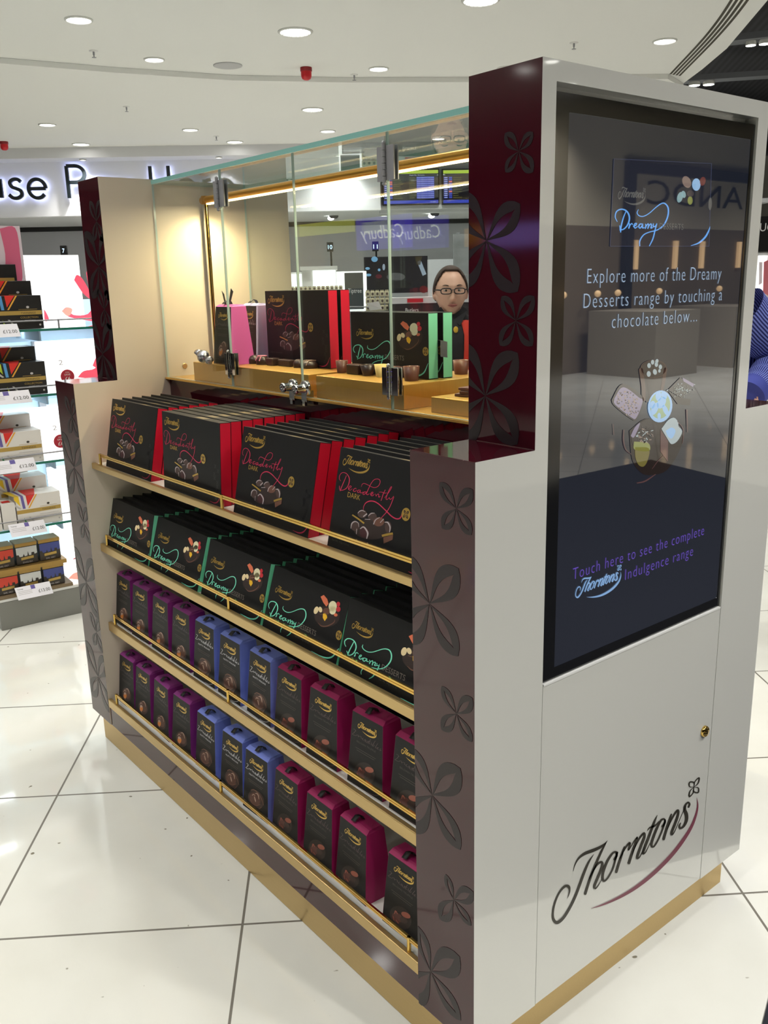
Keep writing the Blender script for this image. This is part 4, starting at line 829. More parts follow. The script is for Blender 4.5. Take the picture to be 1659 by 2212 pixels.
def cup(r0, r1, h, mm, fill):
    def f(e, c):
        m = MB(); prof = [(r0, 0), (r1, h), (r1-.0025, h), (r1-.003, h-.004)]; m.lathe(prof, c, 28); m.build('cup', [mm], e)
        m = MB(); m.lathe([(r1-.0032, h-.0045), (r1*.6, h-.003), (.001, h-.0025)], c, 24); m.build('filling', [fill], e)
    return f
choc('chocolate_dome', 'round dark chocolate at the left end of the row beside the pink carton', (549, 785), dome(.020, .024), 0)
choc('iced_chocolate', 'dark chocolate with pink icing strings beside the red script box', (568, 787), dome(.019, .024, M_PINKI), 0)
choc('chocolate_block', 'small square dark chocolate third in the row on the long riser', (590, 789), brick(.034, .026, .020), 0)
choc('chocolate_bar', 'oblong flat dark chocolate in the middle of the row on the long riser', (620, 791), brick(.062, .022, .018), 0)
choc('chocolate_dome', 'small round dark chocolate behind the middle glass joint', (645, 794), dome(.014, .022), 0)
choc('chocolate_oval', 'low round drizzled dark chocolate at the right end of the long riser', (670, 795), dome(.023, .020, mat('drizzle_light', (120, 92, 80), .5)), 0)
choc('chocolate_cup', 'tall chocolate cup at the left end of the middle riser', (739, 805), cup(.012, .0155, .030, M_CM, M_CD), 0)
choc('chocolate_tub', 'long chocolate tub beside the tall cup on the middle riser', (770, 808), lambda e, c: brick(.048, .026, .024)(e, c), 0)
choc('chocolate_cup', 'dark flared chocolate cup beside the cream coloured one', (795, 811), cup(.012, .019, .026, M_CD, M_CD), 0)
choc('white_chocolate_cup', 'cream coloured white chocolate cup behind the right hinge', (824, 814), cup(.012, .0165, .029, M_CC, M_CC), 0)
choc('chocolate_cup', 'chocolate cup half hidden by the right lower hinge', (863, 815), cup(.010, .014, .026, M_CM, M_CM), 0)
choc('chocolate_cup', 'round milk chocolate cup in front of the mint sided boxes', (889, 822), cup(.0155, .0185, .032, M_CM, mat('choc_pale_fill', (188, 160, 148), .5)), 0)
choc('chocolate_cup', 'milk chocolate cup behind the mint boxes beside the burgundy panel', (996, 808), cup(.0155, .0195, .033, M_CM, mat('choc_pale_fill', (188, 160, 148), .5)), 0)
def sweet(e, c):
    m = MB(); m.blob((c[0], c[1], c[2]+.020), (.021, .018, .019), 0, 14, 9, .08); m.build('wrapped_centre', [M_FOIL], e)
    m = MB(); m.blob((c[0]+.03, c[1]+.003, c[2]+.010), (.014, .012, .012), 0, 10, 6, .25); m.blob((c[0]-.018, c[1]-.006, c[2]+.030), (.012, .010, .010), 0, 10, 6, .25); m.build('twist', [M_FOIL], e)
choc('foil_sweet', 'silver foil wrapped sweet at the left end of the long riser', (440, 785), sweet, 0, cat='sweet')
for k, (dx, dy, a, z) in enumerate([(0, 0, .3, 0), (.006, .004, .55, .0065), (.012, 0, .15, .013)]):
    p = P(1000, 856, 2, 1.212); m = MB(); ca, sa = math.cos(a), math.sin(a)
    m.box(-.032, .032, -.026, .026, z+.0004, z+.0062, 0, T=lambda u, v, w: (p[0]+.012+dx+u*ca-v*sa, p[1]+.02+dy+u*sa+v*ca, 1.212+w))
    tag(m.build('chocolate_square', [M_CM], loc=(p[0], p[1], 1.212+z), bevel=.0012), ['lowest', 'middle', 'topmost'][k]+' of three stacked chocolate squares on the low gold riser', 'chocolate', 'stacked chocolate squares')
# ================================================================ SCREEN PICTURES
def fsc(e):
    def f(x, y): q = P(1290+x/6.913, 760+y/6.913, 0, XS+.0003+e); return (XS+.0003+e, q[1], q[2])
    return f
def blobpoly(mb, pts, m, e): mb.flat([(a, b) for a, b, _ in spline([(x, y, 1) for x, y in pts+pts[:1]], 4)][:-1], fsc(e), m)
PX = [em('lilac', (158, 146, 170), .62), em('crumb', (176, 154, 138), .62), em('skyblue', (150, 188, 226), .85), em('palegreen', (164, 188, 146), .7), em('greyw', (176, 190, 192), .75), em('cupbrown', (104, 76, 66), .45), em('olive', (150, 156, 88), .7), em('yellowg', (132, 122, 58), .6), em('shav', (90, 86, 82), .6), em('darkcup', (58, 48, 46), .5), em('rosebrown', (112, 78, 76), .55), em('nuts', (126, 132, 122), .6), em('swirlbrown', (60, 44, 36), .3)]
sp = MB(); rng = random.Random(11)
blobpoly(sp, [(480, 1180), (720, 1000), (1000, 1050), (1250, 1160), (1260, 1400), (1050, 1760), (800, 1840), (650, 1800), (520, 1600)], 12, .0)
sp.flat([(650, 260), (1035, 240), (985, 600), (740, 760), (660, 640)], fsc(.0001), 9); sp.ribbon([(655, 270, 60), (690, 520, 60), (700, 720, 40)], fsc(.0002), 5, 3); sp.ribbon([(1020, 260, 50), (985, 480, 50), (960, 580, 30)], fsc(.0002), 5, 3)
sp.ellipse((842, 255), 195, 128, fsc(.0002), 9, 26, -.12)
sp.ribbon([(842+192*math.cos(t), 255+130*math.sin(t), 9) for t in (2*math.pi*i/20 for i in range(21))], fsc(.0003), 5, 2, caps=False)
for x, y, r in [(775, 205, 32), (828, 155, 30), (892, 140, 28), (884, 190, 30), (944, 225, 30), (930, 285, 22), (862, 300, 36), (770, 330, 36)]: sp.ellipse((x, y), r*.85, r*1.2, fsc(.0004), 4, 14, rng.uniform(-.3, .3))
blobpoly(sp, [(215, 720), (330, 510), (450, 495), (660, 650), (690, 760), (590, 1005), (500, 1000), (260, 810)], 9, .0002)
blobpoly(sp, [(255, 700), (350, 545), (450, 550), (620, 680), (680, 740), (585, 985), (505, 975), (270, 790)], 0, .0003)
for k in range(130):
    a = rng.uniform(0, 6.28); d = math.sqrt(rng.random()); x, y = 460+170*d*math.cos(a), 770+185*d*math.sin(a)+(d*math.cos(a))*60
    sp.ellipse((x, y), rng.uniform(7, 15), rng.uniform(6, 12), fsc(.0004+.00005*(k % 4)), rng.choice([1, 1, 8, 5]), 6, rng.uniform(0, 3))
sp.flat([(1055, 570), (1240, 385), (1450, 485), (1265, 690)], fsc(.0002), 9); sp.flat([(1275, 385), (1450, 482), (1430, 525), (1290, 440)], fsc(.0003), 0)
for k in range(90):
    x, y = 1250+rng.gauss(0, 62), 560+rng.gauss(0, 45); sp.ellipse((x, y), rng.uniform(8, 18), rng.uniform(4, 8), fsc(.0004+.00005*(k % 4)), rng.choice([11, 11, 8, 4]), 6, rng.uniform(0, 3))
sp.flat([(1060, 590), (1265, 690), (1400, 710), (1380, 800), (1200, 780)], fsc(.0001), 12)
sp.ellipse((940, 815), 182, 240, fsc(.0003), 2, 28, .12); sp.ellipse((940, 800), 150, 200, fsc(.0004), 3, 26, .12)
for x, y, w, h, a in [(915, 660, 45, 75, 0), (1000, 650, 40, 60, -.5), (960, 760, 60, 95, .5), (860, 850, 48, 100, .4), (1020, 870, 36, 85, -.4), (825, 790, 40, 60, .2), (925, 960, 26, 50, 0)]: sp.ellipse((x, y), w, h, fsc(.0005), 2, 14, a)
blobpoly(sp, [(500, 1260), (560, 1130), (730, 1010), (860, 1060), (900, 1170), (860, 1300), (770, 1430), (560, 1420)], 9, .0003); blobpoly(sp, [(500, 1255), (560, 1130), (640, 1060), (600, 1180), (545, 1280)], 0, .0004)
blobpoly(sp, [(550, 1340), (760, 1360), (775, 1480), (560, 1460)], 6, .0005); blobpoly(sp, [(565, 1420), (770, 1440), (760, 1600), (700, 1710), (620, 1690), (570, 1570)], 7, .0005)
for k in range(60):
    a = rng.uniform(0, 6.28); d = math.sqrt(rng.random()); x, y = 715+130*d*math.cos(a), 1240+120*d*math.sin(a)
    sp.ellipse((x, y), rng.uniform(18, 38), rng.uniform(5, 9), fsc(.0006+.00005*(k % 4)), rng.choice([8, 1, 9, 9, 4]), 6, rng.uniform(-1, 1.5))
sp.flat([(945, 1160), (1060, 1330), (1055, 1640), (945, 1490)], fsc(.0004), 10)
blobpoly(sp, [(960, 1150), (1060, 1020), (1150, 985), (1210, 1050), (1215, 1110), (1270, 1190), (1200, 1330), (1110, 1378), (1050, 1300)], 4, .0005); blobpoly(sp, [(1020, 1180), (1110, 1130), (1170, 1180), (1120, 1290), (1060, 1270)], 2, .0006)
sp.ribbon([(1200, 1040, 8), (1290, 1160, 12), (1275, 1370, 8)], fsc(.0006), 10, 3)
for st in [[(240, 1080, 6), (250, 1240, 8)], [(400, 1170, 14), (395, 1320, 18), (430, 1460, 14), (510, 1530, 6)], [(820, 1750, 5), (900, 1640, 9), (990, 1550, 5)], [(1340, 870, 20), (1350, 1200, 8)], [(600, 1960, 14), (720, 1930, 20), (870, 1830, 10)]]: sp.ribbon(st, fsc(.0006), 10, 4)
sp.build('chocolates_picture', PX, disp)
# the box shown at the top of the screen
fr = MB(); FP = lambda x, y, e=0: (XS+.0003+e, P(1300+x/6.38, 340+y/6.38, 0, XS)[1], P(1300+x/6.38, 340+y/6.38, 0, XS)[2])
cor = [(165, 20), (1510, 85), (1475, 1225), (112, 1225)]
for a, b in zip(cor, cor[1:]+cor[:1]): fr.ribbon([(a[0], a[1], 7), (b[0], b[1], 7)], lambda x, y: FP(x, y, .0002), 1, 1, caps=False)
fr.flat(cor, lambda x, y: FP(x, y, 0), 0)
D2 = quadmap([(40, 380), (1530, 380), (1530, 1320), (40, 1320)], [(0, 0)]*4, None) if False else None
SD = [[(207, 885, 10), (180, 820, 14), (200, 745, 17), (265, 715, 18), (330, 735, 19), (368, 790, 20), (375, 860, 20), (345, 940, 18), (295, 990, 16), (245, 1000, 13)], [(328, 745, 11), (290, 840, 17), (262, 950, 19), (255, 1030, 13)], [(242, 940, 10), (248, 985, 14), (256, 1030, 10)],
 [(375, 910, 12), (378, 940, 18), (368, 975, 18)], [(374, 950, 12), (405, 912, 14), (420, 925, 12)], [(430, 950, 12), (462, 935, 15), (474, 910, 14), (450, 915, 15), (440, 950, 17), (455, 975, 15), (485, 955, 12)], [(560, 920, 14), (520, 920, 16), (505, 955, 17), (525, 975, 16), (558, 930, 13), (555, 970, 17), (580, 970, 13)],
 [(598, 920, 12), (603, 945, 17), (595, 978, 17)], [(603, 950, 12), (632, 915, 14), (640, 940, 17), (630, 978, 17)], [(640, 950, 12), (670, 915, 14), (680, 940, 17), (672, 975, 16), (695, 968, 12)], [(705, 915, 13), (706, 955, 16), (735, 945, 13), (752, 915, 11)],
 [(752, 915, 13), (730, 1000, 17), (700, 1120, 17), (652, 1220, 11)], [(518, 1220, 12), (520, 1150, 16), (570, 1070, 16), (650, 1030, 14), (760, 1000, 15), (850, 930, 18), (905, 810, 20), (910, 700, 20), (870, 640, 18), (820, 635, 16), (740, 690, 13), (650, 770, 12), (570, 812, 13), (510, 805, 13), (482, 765, 12), (498, 720, 7)],
 [(1225, 1216, 6), (1330, 1180, 20), (1420, 1100, 24), (1470, 1010, 18), (1486, 955, 6)]]
for st in SD: fr.ribbon(st, lambda x, y: FP(x, y, .0004), 2, 4)
A = FP(215, 560); B = FP(590, 560); put_logo(fr, lambda a, b: (XS+.0007, a, b), A[1], A[2]-.008, B[1]-A[1], 3, None, 1.6)
A = FP(785, 990); B = FP(1118, 1000); put_text(fr, 'DESSERTS', lambda a, b: (XS+.0007, a, b), A[1], B[1], A[2], .0105, 3)
for c, rx, ry, a, mm in [((1165, 340), 58, 85, -.4, 4), ((1385, 330), 40, 62, .2, 5), ((1297, 375), 58, 86, 0, 6), ((1072, 550), 38, 75, .25, 7), ((1122, 510), 30, 50, -.2, 7), ((1215, 500), 50, 45, 0, 8), ((1212, 595), 35, 58, 0, 9), ((1488, 640), 24, 88, .05, 3)]: fr.ellipse(c, rx, ry, lambda x, y: FP(x, y, .0005), mm, 18, a)
fr.build('box_picture', [em('panel', (46, 48, 60), .6), em('frame_line', (78, 84, 112), .6), em('blue', (104, 168, 240), .9), em('greytext', (112, 112, 110), .6), em('peach', (148, 128, 118), .7), em('redberry', (130, 74, 70), .6), em('skyblue', (150, 188, 226), .85), em('teal', (150, 184, 188), .7), em('darkcup2', (88, 80, 82), .6), em('olive', (150, 156, 88), .7)], disp)
# ================================================================ LETTERS OVER THE TILLS
sg = empty('shop_sign', 'large thin black letters glowing on the white fascia behind the kiosk', 'sign', K(-2.6, 13.08, 2.55))
VF = 13.06
def QF(x, y): u, z = Q(x, y, VF); return u, z
lt_ = MB(); hal = MB()
XH, CAPZ = .33, .49
ub, zb0 = QF(60, 430); 
def letter(strk, u0, z0, w=.045):
    for st in strk:
        q = spline([(a, b, 1) for a, b in st], 6) if len(st) > 2 else [(a, b, 1) for a, b in st]
        L, Rr = [], []
        for i, (x, y, _) in enumerate(q):
            a = q[max(0, i-1)]; c = q[min(len(q)-1, i+1)]; dx, dy = c[0]-a[0], c[1]-a[1]; l = math.hypot(dx, dy) or 1; nx, ny = -dy/l, dx/l
            L.append((u0+x+nx*w/2, z0+y+ny*w/2)); Rr.append((u0+x-nx*w/2, z0+y-ny*w/2))
        for mb, v0, v1, gr in ((lt_, VF-.055, VF-.01, 1.0), (hal, VF-.006, VF+.001, 1.0)):
            vs = [tuple(K(a, v, z)) for v in (v0, v1) for a, z in L+Rr]; n = len(L); o = 2*n
            fs3 = []
            for i in range(n-1):
                fs3 += [(i, i+1, n+i+1, n+i), (o+i, o+n+i, o+n+i+1, o+i+1), (i, o+i, o+i+1, i+1), (n+i, n+i+1, o+n+i+1, o+n+i)]
            fs3 += [(0, n, o+n, o), (n-1, o+n-1, o+2*n-1, 2*n-1)]
            mb.add(vs, fs3, 0)
def arc(cx, cy, rx, ry, a0, a1, n=14): return [(cx+rx*math.cos(R(a0+(a1-a0)*i/n)), cy+ry*math.sin(R(a0+(a1-a0)*i/n))) for i in range(n+1)]
x_ = XH; r = XH/2
GL = {'e': [arc(r*.95, r, r*.95, r, 0, 322), [(.01, r), (r*1.88, r)]],
      'a': [arc(r, r, r, r, 0, 360), [(2*r, 2*r), (2*r, 0)]],
      's': [[(.24, .285), (.19, .325), (.11, .325), (.045, .275), (.07, .20), (.15, .165), (.225, .125), (.235, .05), (.16, .0), (.07, .005), (.005, .06)]],
      'P': [[(0, 0), (0, .49)], [(0, .49), (.13, .49)]+arc(.13, .365, .145, .125, 90, -90, 10)+[(0, .24)]],
      'H': [[(0, 0), (0, .49)], [(.29, 0), (.29, .49)], [(0, .26), (.29, .26)]], 'l': [[(0, 0), (0, .49)]],
      'y': [[(0, .33), (.14, .02)], [(.28, .33), (.06, -.15)]], 'r': [[(0, 0), (0, .33)], [(0, .2), (.05, .31), (.13, .325)]]}
base = [Q(x, y, VF) for x, y in ((5, 426), (36, 428), (83, 430), (155, 430), (330, 432))]
def ux(px): return Q(px, 400, VF)[0]
zb = lambda px: Q(px, 427.5, VF)[1]
for ch, px in [('P', -152), ('l', -100), ('e', -86), ('a', -38), ('s', 17), ('e', 61), ('P', 147), ('a', 194), ('y', 246), ('H', 326), ('e', 384), ('r', 440), ('e', 466)]:
    fs_c = .84 if ch in 'PHl' else .73; letter([[(a*fs_c, b*fs_c) for a, b in st_] for st_ in GL[ch]], ux(px)+.012, zb(px)-.008); lt_.build('letter', [mat('sign_black', (22, 30, 34), 0.35)], sg); lt_ = MB()
hal.build('halo_light', [mat('halo', (214, 220, 255), 0.5, emit=3.2, ec=(205, 214, 255))], sg)
for i, u in enumerate((-5.4, -3.2, -1.4, .2)):  # unseen lamps added to make the fascia whiter
    downlight(u, 12.85, 3.12, .04, 'small unseen wash light added under the bulkhead to whiten the fascia', 75.0, 'added_wash_light', 'added wash lights over the sign')
# flight boards
def flight_board(x0, x1, y0, y1, lb, seed):
    v = 13.2; u0, u1 = Q(x0, (y0+y1)/2, v)[0], Q(x1, (y0+y1)/2, v)[0]; z1, z0 = Q((x0+x1)/2, y0, v)[1], Q((x0+x1)/2, y1, v)[1]
    e = empty('flight_board', lb, 'flight information screen', K((u0+u1)/2, v, z0), 'flight information screens')
    m = MB(); gbox(m, u0, u1, v, v+.07, z0, z1); m.build('housing', [M_BLACK], e)
    w, h = u1-u0, z1-z0; f = lambda x, y, k=0: tuple(K(u0+x*w, v-.002-.001*k, z0+y*h)); m = MB(); rng = random.Random(seed)
    def rc(a, b, c, d, mi, k=0): m.add([f(a, c, k), f(b, c, k), f(b, d, k), f(a, d, k)], [(0, 1, 2, 3)], mi)
    rc(.02, .98, .04, .97, 0); rc(.02, .98, .87, .96, 1, 1); rc(.02, .98, .04, .13, 2, 1)
    put_text(m, 'Flight No. Remarks', lambda a, b: f(a, b, 2), .48, .74, .815, .028, 5); put_text(m, '01:03', lambda a, b: f(a, b, 2), .84, .93, .065, .036, 5)
    for k in range(11):
        y = .735-k*.0555; rc(.03, .10, y, y+.038, 2, 1); bad = rng.random() < .25; rc(.12, .175, y, y+.042, 3 if bad else 2, 1)
        rc(.19, .19+rng.uniform(.08, .17), y+.008, y+.03, 4, 1); rc(.47, .55+rng.uniform(0, .05), y+.008, y+.03, 4, 1); rc(.60, .91, y-.003, y+.046, 2, 1)
        put_text(m, 'Gate Opens in 110 mins', lambda a, b: f(a, b, 2), .61, .90, y+.008, .026, 5)
        rc(.04, .09, y+.012, y+.028, 5, 2)
    m.build('display', [em('board', (26, 27, 34), .7), em('lime', (186, 214, 52), .9), em('royal', (70, 84, 200), .9), em('salmon', (240, 120, 120), .9), em('olive2', (118, 116, 64), .6), em('white', (214, 222, 255), .9)], e)
flight_board(826, 949, 365, 443, 'flight board with lime header seen whole through the glass case', 3); flight_board(955, 1078, 364, 441, 'flight board cut off by the burgundy panel edge', 5)
# till number lights
for n_, px, py, v in [('7', 137, 541, 12.2), ('10', 713, 533, 12.2), ('11', 811, 532, 12.2)]:
    u, z = Q(px, py, v); e = empty('till_number_sign', {'7': 'small black till sign with a lit 7 at the left, above the white card', '10': 'small black till sign with a lit 10 on a thin pole', '11': 'small black till sign with a lit 11 on a thin pole'}[n_], 'till sign', K(u, v, 0), 'till number signs')
    m = MB(); gbox(m, u-.042, u+.042, v, v+.05, z-.062, z+.062); m.build('sign_box', [M_BLACK], e, .006)
    m = MB(); m.tube([tuple(K(u+.01, v+.03, .0)), tuple(K(u+.01, v+.03, z-.06))], .012, 8); m.build('pole', [M_BLACK], e)
    m = MB(); put_text(m, n_, lambda a, b: tuple(K(a, v-.003, b)), u-(.028 if len(n_) == 2 else .014), u+(.028 if len(n_) == 2 else .014), z-.03, .056, 0); m.build('number', [em('till', (190, 225, 255), 3.0)], e)
# tiny spots under the soffit
for px, py, lb in [(721, 466, 'small black eyeball spot under the soffit above till ten'), (939, 461, 'small bright spot under the soffit beside the flight board')]:
    u, v = uv_at(px, py, 2.44); v = min(max(v, 13.5), 15.2); c = K(u, v, 2.44); e = empty('eyeball_spot', lb, 'spotlight', c, 'soffit spots')
    m = MB(); m.lathe([(.07, 0), (.07, -.015), (.05, -.04)], c, 18); m.build('housing', [M_DGREY], e); m = MB(); m.blob((c[0]-.05, c[1]-.02, c[2]-.035), (.05, .05, .03)); m.build('lamp_lens', [M_LAMP], e)
# ================================================================ SHELVING BEHIND THE KIOSK
def pxbox(mb, x0, x1, y0, y1, v, d, m=0, zfloor=None):
    ym, xm = (y0+y1)/2, (x0+x1)/2; u0, u1 = Q(x0, ym, v)[0], Q(x1, ym, v)[0]; z1, z0 = Q(xm, y0, v)[1], Q(xm, y1, v)[1]
    gbox(mb, u0, u1, v, v+d, z0 if zfloor is None else zfloor, z1, m); return u0, u1, z0, z1
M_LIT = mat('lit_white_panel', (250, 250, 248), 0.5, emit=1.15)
e = empty('white_shelf_unit', 'bright white lit display unit seen through the glass behind the red script box', 'display unit', K(-.05, 6.3, 0))
m = MB(); pxbox(m, 622, 655, 588, 625, 6.4, .3, 0, 0); pxbox(m, 653, 726, 580, 640, 6.2, .4, 0, 0); pxbox(m, 648, 729, 575, 583, 6.15, .45, 0); m.build('body', [M_WTRIM], e)
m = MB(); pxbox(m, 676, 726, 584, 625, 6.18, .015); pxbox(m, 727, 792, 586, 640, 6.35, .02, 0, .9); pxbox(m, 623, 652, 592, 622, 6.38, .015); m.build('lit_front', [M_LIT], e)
jr = empty('jar_display', 'counter with a row of small patterned jam jars behind the red script box', 'display unit', K(.05, 5.8, 0)); m = MB(); pxbox(m, 622, 742, 627, 650, 5.8, .25, 0, 0); m.build('counter', [M_WTRIM], jr)
M_JAR = mat('jar_cream', (214, 204, 172), 0.5); M_JLAB = mat('jar_label', (96, 84, 76), 0.5)
def jars(x0, x1, y0, y1, n, rows, v, where):
    ym, xm = (y0+y1)/2, (x0+x1)/2; u0, u1 = Q(x0, ym, v)[0], Q(x1, ym, v)[0]; z1, z0 = Q(xm, y0, v)[1], Q(xm, y1, v)[1]
    hz = (z1-z0)/rows; wu = (u1-u0)/n
    for j in range(rows):
        for i in range(n):
            c = K(u0+(i+.5)*wu, v+.04, z0+j*hz); ee = empty('jam_jar', 'small cream jar, '+(ORD[i] if i else 'first')+' from the left '+where+((', '+('bottom', 'middle', 'top')[j]+' row') if rows > 1 else ''), 'jar', c, 'small jars '+where)
            q = MB(); rr = wu*.46; gbox(q, u0+i*wu+.001, u0+(i+1)*wu-.001, v+.04-rr, v+.04+rr, z0+j*hz+.0006, z0+(j+.82)*hz); q.build('jar_body', [M_JAR], ee, rr*.3)
            q = MB(); q.lathe([(rr*.8, hz*.82), (rr*.8, hz*.985)], c, 12); q.build('lid', [mat('jar_lid', (168, 160, 132), .5)], ee)
            q = MB(); q.ellipse((u0+(i+.5)*wu, z0+(j+.42)*hz), rr*.55, rr*.6, lambda a, b: tuple(K(a, v+.04-rr-.001, b)), 0, 10); q.build('label', [M_JLAB], ee)
jars(626, 741, 618, 627, 12, 1, 5.78, 'on the white counter')
e = empty('brand_header', 'dark slanted Tiptree header board in a white frame behind the glass case', 'sign', K(.15, 5.75, 1.2))
e['label'] = 'dark header board with a white jam maker name in a white frame'
m = MB(); u0, u1, z0, z1 = pxbox(m, 745, 789, 586, 672, 5.75, .03); m.build('frame', [M_LIT], e)
m = MB(); a = pxbox(m, 745, 785, 589, 668, 5.742, .006); m.build('panel', [mat('header_dark', (74, 80, 82), 0.5)], e)
m = MB(); A = Q(752, 633, 5.738); B = Q(781, 631, 5.738); put_text(m, 'Tiptree', lambda x, y: tuple(K(x, 5.738, y)), A[0], B[0], A[1], .028, 0); m.build('name_lettering', [mat('white_ink', (240, 240, 240), .5)], e)
e = empty('jar_gondola', 'shelf unit of patterned jars with white price cards behind the mint boxes', 'shelf unit', K(.35, 5.85, 0))
m = MB(); pxbox(m, 754, 838, 676, 700, 5.6, .5, 0, 0); m.build('body', [mat('unit_grey', (120, 124, 128), .5)], e)
m = MB(); a0 = Q(750, 663, 5.5); b0 = Q(800, 663, 5.5); m.tube([tuple(K(a0[0], 5.5, a0[1])), tuple(K(b0[0], 5.5, b0[1]))], .004, 8); m.tube([tuple(K(a0[0], 5.5, a0[1]-.03)), tuple(K(b0[0], 5.5, b0[1]-.03))], .004, 8); m.build('rail', [M_STEEL], e)
jars(790, 842, 626, 672, 5, 4-1, 5.72, 'beside the dark header board')
m = MB(); q = [Q(x, y, 5.45) for x, y in ((793, 655), (818, 651), (826, 668), (800, 672))]
m.add([tuple(K(a, 5.45+.02*i, b)) for i, (a, b) in enumerate(q)], [(0, 1, 2, 3)], 0); vs = [tuple(K(a, 5.455+.02*i, b)) for i, (a, b) in enumerate(q)]; m.add(vs, [(0, 1, 2, 3)], 0)
tag(m.build('price_card', [mat('card_white', (236, 232, 232), .5)], loc=tuple(K(q[0][0], 5.45, q[3][1]))), 'white price card with pink top leaning on the rail below the jars', 'price card')
e = empty('chocolate_gondola', 'dark shelf unit with a white name on its header behind the person', 'shelf unit', K(.7, 5.7, 0))
m = MB(); u0, u1, z0, z1 = pxbox(m, 842, 1060, 655, 700, 5.6, .6, 0, 0); m.build('body', [mat('gondola_black', (44, 40, 44), .4)], e)
m = MB(); pxbox(m, 845, 1060, 641, 654, 5.6, .2, 0); pxbox(m, 880, 914, 645, 653, 5.59, .008, 1); m.build('shelf_stock', [mat('stock_pale', (206, 202, 206), .5), mat('stock_red', (196, 36, 52), .5)], e)
m = MB(); A = Q(876, 674, 5.59); B = Q(904, 672, 5.59); put_text(m, 'Butlers', lambda x, y: tuple(K(x, 5.59, y)), A[0], B[0], A[1], .024, 0); m.build('name_lettering', [mat('white_ink', (240, 240, 240), .5)], e)
# dark picture on the back wall, grey portrait poster, white wall panels
vp = 9.5
e = empty('wall_poster', 'large dark poster with blue lamps and a pale glass behind the till signs', 'poster', K(*[Q(855, 592, vp)[0], vp, 1.2])); m = MB(); u0, u1, z0, z1 = pxbox(m, 787, 924, 554, 633, vp, .05); m.build('board', [mat('poster_dark', (38, 36, 42), .3, noise=.5, nscale=3)], e)
m = MB(); fpz = lambda x, y, k=0: tuple(K(Q(x, y, vp-.004)[0], vp-.004-.001*k, Q(x, y, vp-.004)[1]))
for x, y, rx, ry, mi in [(809, 560, 7, 6, 0), (794, 580, 5, 3, 0), (819, 583, 3, 3, 0), (796, 594, 6, 3, 0), (829, 577, 3, 7, 1), (855, 598, 20, 9, 2), (818, 597, 7, 5, 3), (915, 625, 9, 8, 4), (850, 616, 40, 12, 5)]: m.ellipse((x, y), rx, ry, fpz, mi, 14)
m.flat([(901, 565), (909, 562), (921, 592), (913, 596)], fpz, 1); m.flat([(896, 554), (912, 554), (908, 572), (900, 572)], fpz, 6)
m.build('picture', [em('plamp', (130, 180, 216), .9), em('pglass', (190, 205, 222), .6), mat('p_smoke', (92, 92, 98), .5), mat('p_wine', (92, 24, 40), .5), mat('p_red', (104, 22, 30), .5), mat('p_deep', (24, 22, 26), .5), mat('p_olive', (70, 60, 40), .5)], e)
e = empty('portrait_poster', 'grey mottled black and white poster above the person, cut by the burgundy panel', 'poster', K(Q(1005, 550, 9.0)[0], 9.0, 1.5)); m = MB(); pxbox(m, 980, 1060, 505, 592, 9.0, .04); [m.tube([tuple(K(u_, 9.02, 0)), tuple(K(u_, 9.02, 1.9))], .02, 8) for u_ in (Q(990, 550, 9.0)[0], Q(1050, 550, 9.0)[0])]; m.build('board', [mat('portrait_grey', (150, 152, 156), .5, noise=.75, nscale=5)], e)
m = MB(); pxbox(m, 926, 979, 560, 655, 9.3, .1, 0, 0); tag(m.build('room_divider', [mat('pale_panel', (206, 208, 214), .6)], loc=tuple(K(Q(950, 600, 9.3)[0], 9.3, 0))), 'plain pale room divider between the dark poster and the person', 'room divider')
# ================================================================ TEA SHELVING AT THE LEFT
LG = np.array([.061, .998, 0.0]); FG = np.array([.998, -.061, 0.0]); G0 = np.array([-2.984, .052, 0.0])
def gpx(x, y, f):
    o, d = ray(x, y); t = (f-(o-G0) @ FG)/(d @ FG); q = o+t*d; return float((q-G0) @ LG), float(q[2])
def GP(l, f, z): return G0+LG*l+FG*f+np.array([0, 0, z])
def tbox(mb, l0, l1, f0, f1, z0, z1, m=0): mb.box(l0, l1, f0, f1, z0, z1, m, T=lambda a, b, c: tuple(GP(a, b, c)))
gon = empty('tea_gondola', 'glass shelved tea display unit on a grey metal base at the left', 'shelf unit', GP(.6, -.25, 0))
m = MB(); tbox(m, 0, 1.6, -.55, 0, 0, .128); m.build('base', [mat('base_metal', (132, 132, 128), .35, metal=.5)], gon, .002)
m = MB(); tbox(m, -.01, 1.6, -.55, .002, .129, .140); m.build('base_top', [M_WTRIM], gon)
SHZ = [.445, .725, 1.015, 1.290]
m = MB()
for z in (.0,): tbox(m, 0, 1.6, -.56, -.545, .14, 1.40)
m.build('back_panel', [mat('back_lit', (196, 226, 240), .5, emit=.55)], gon)
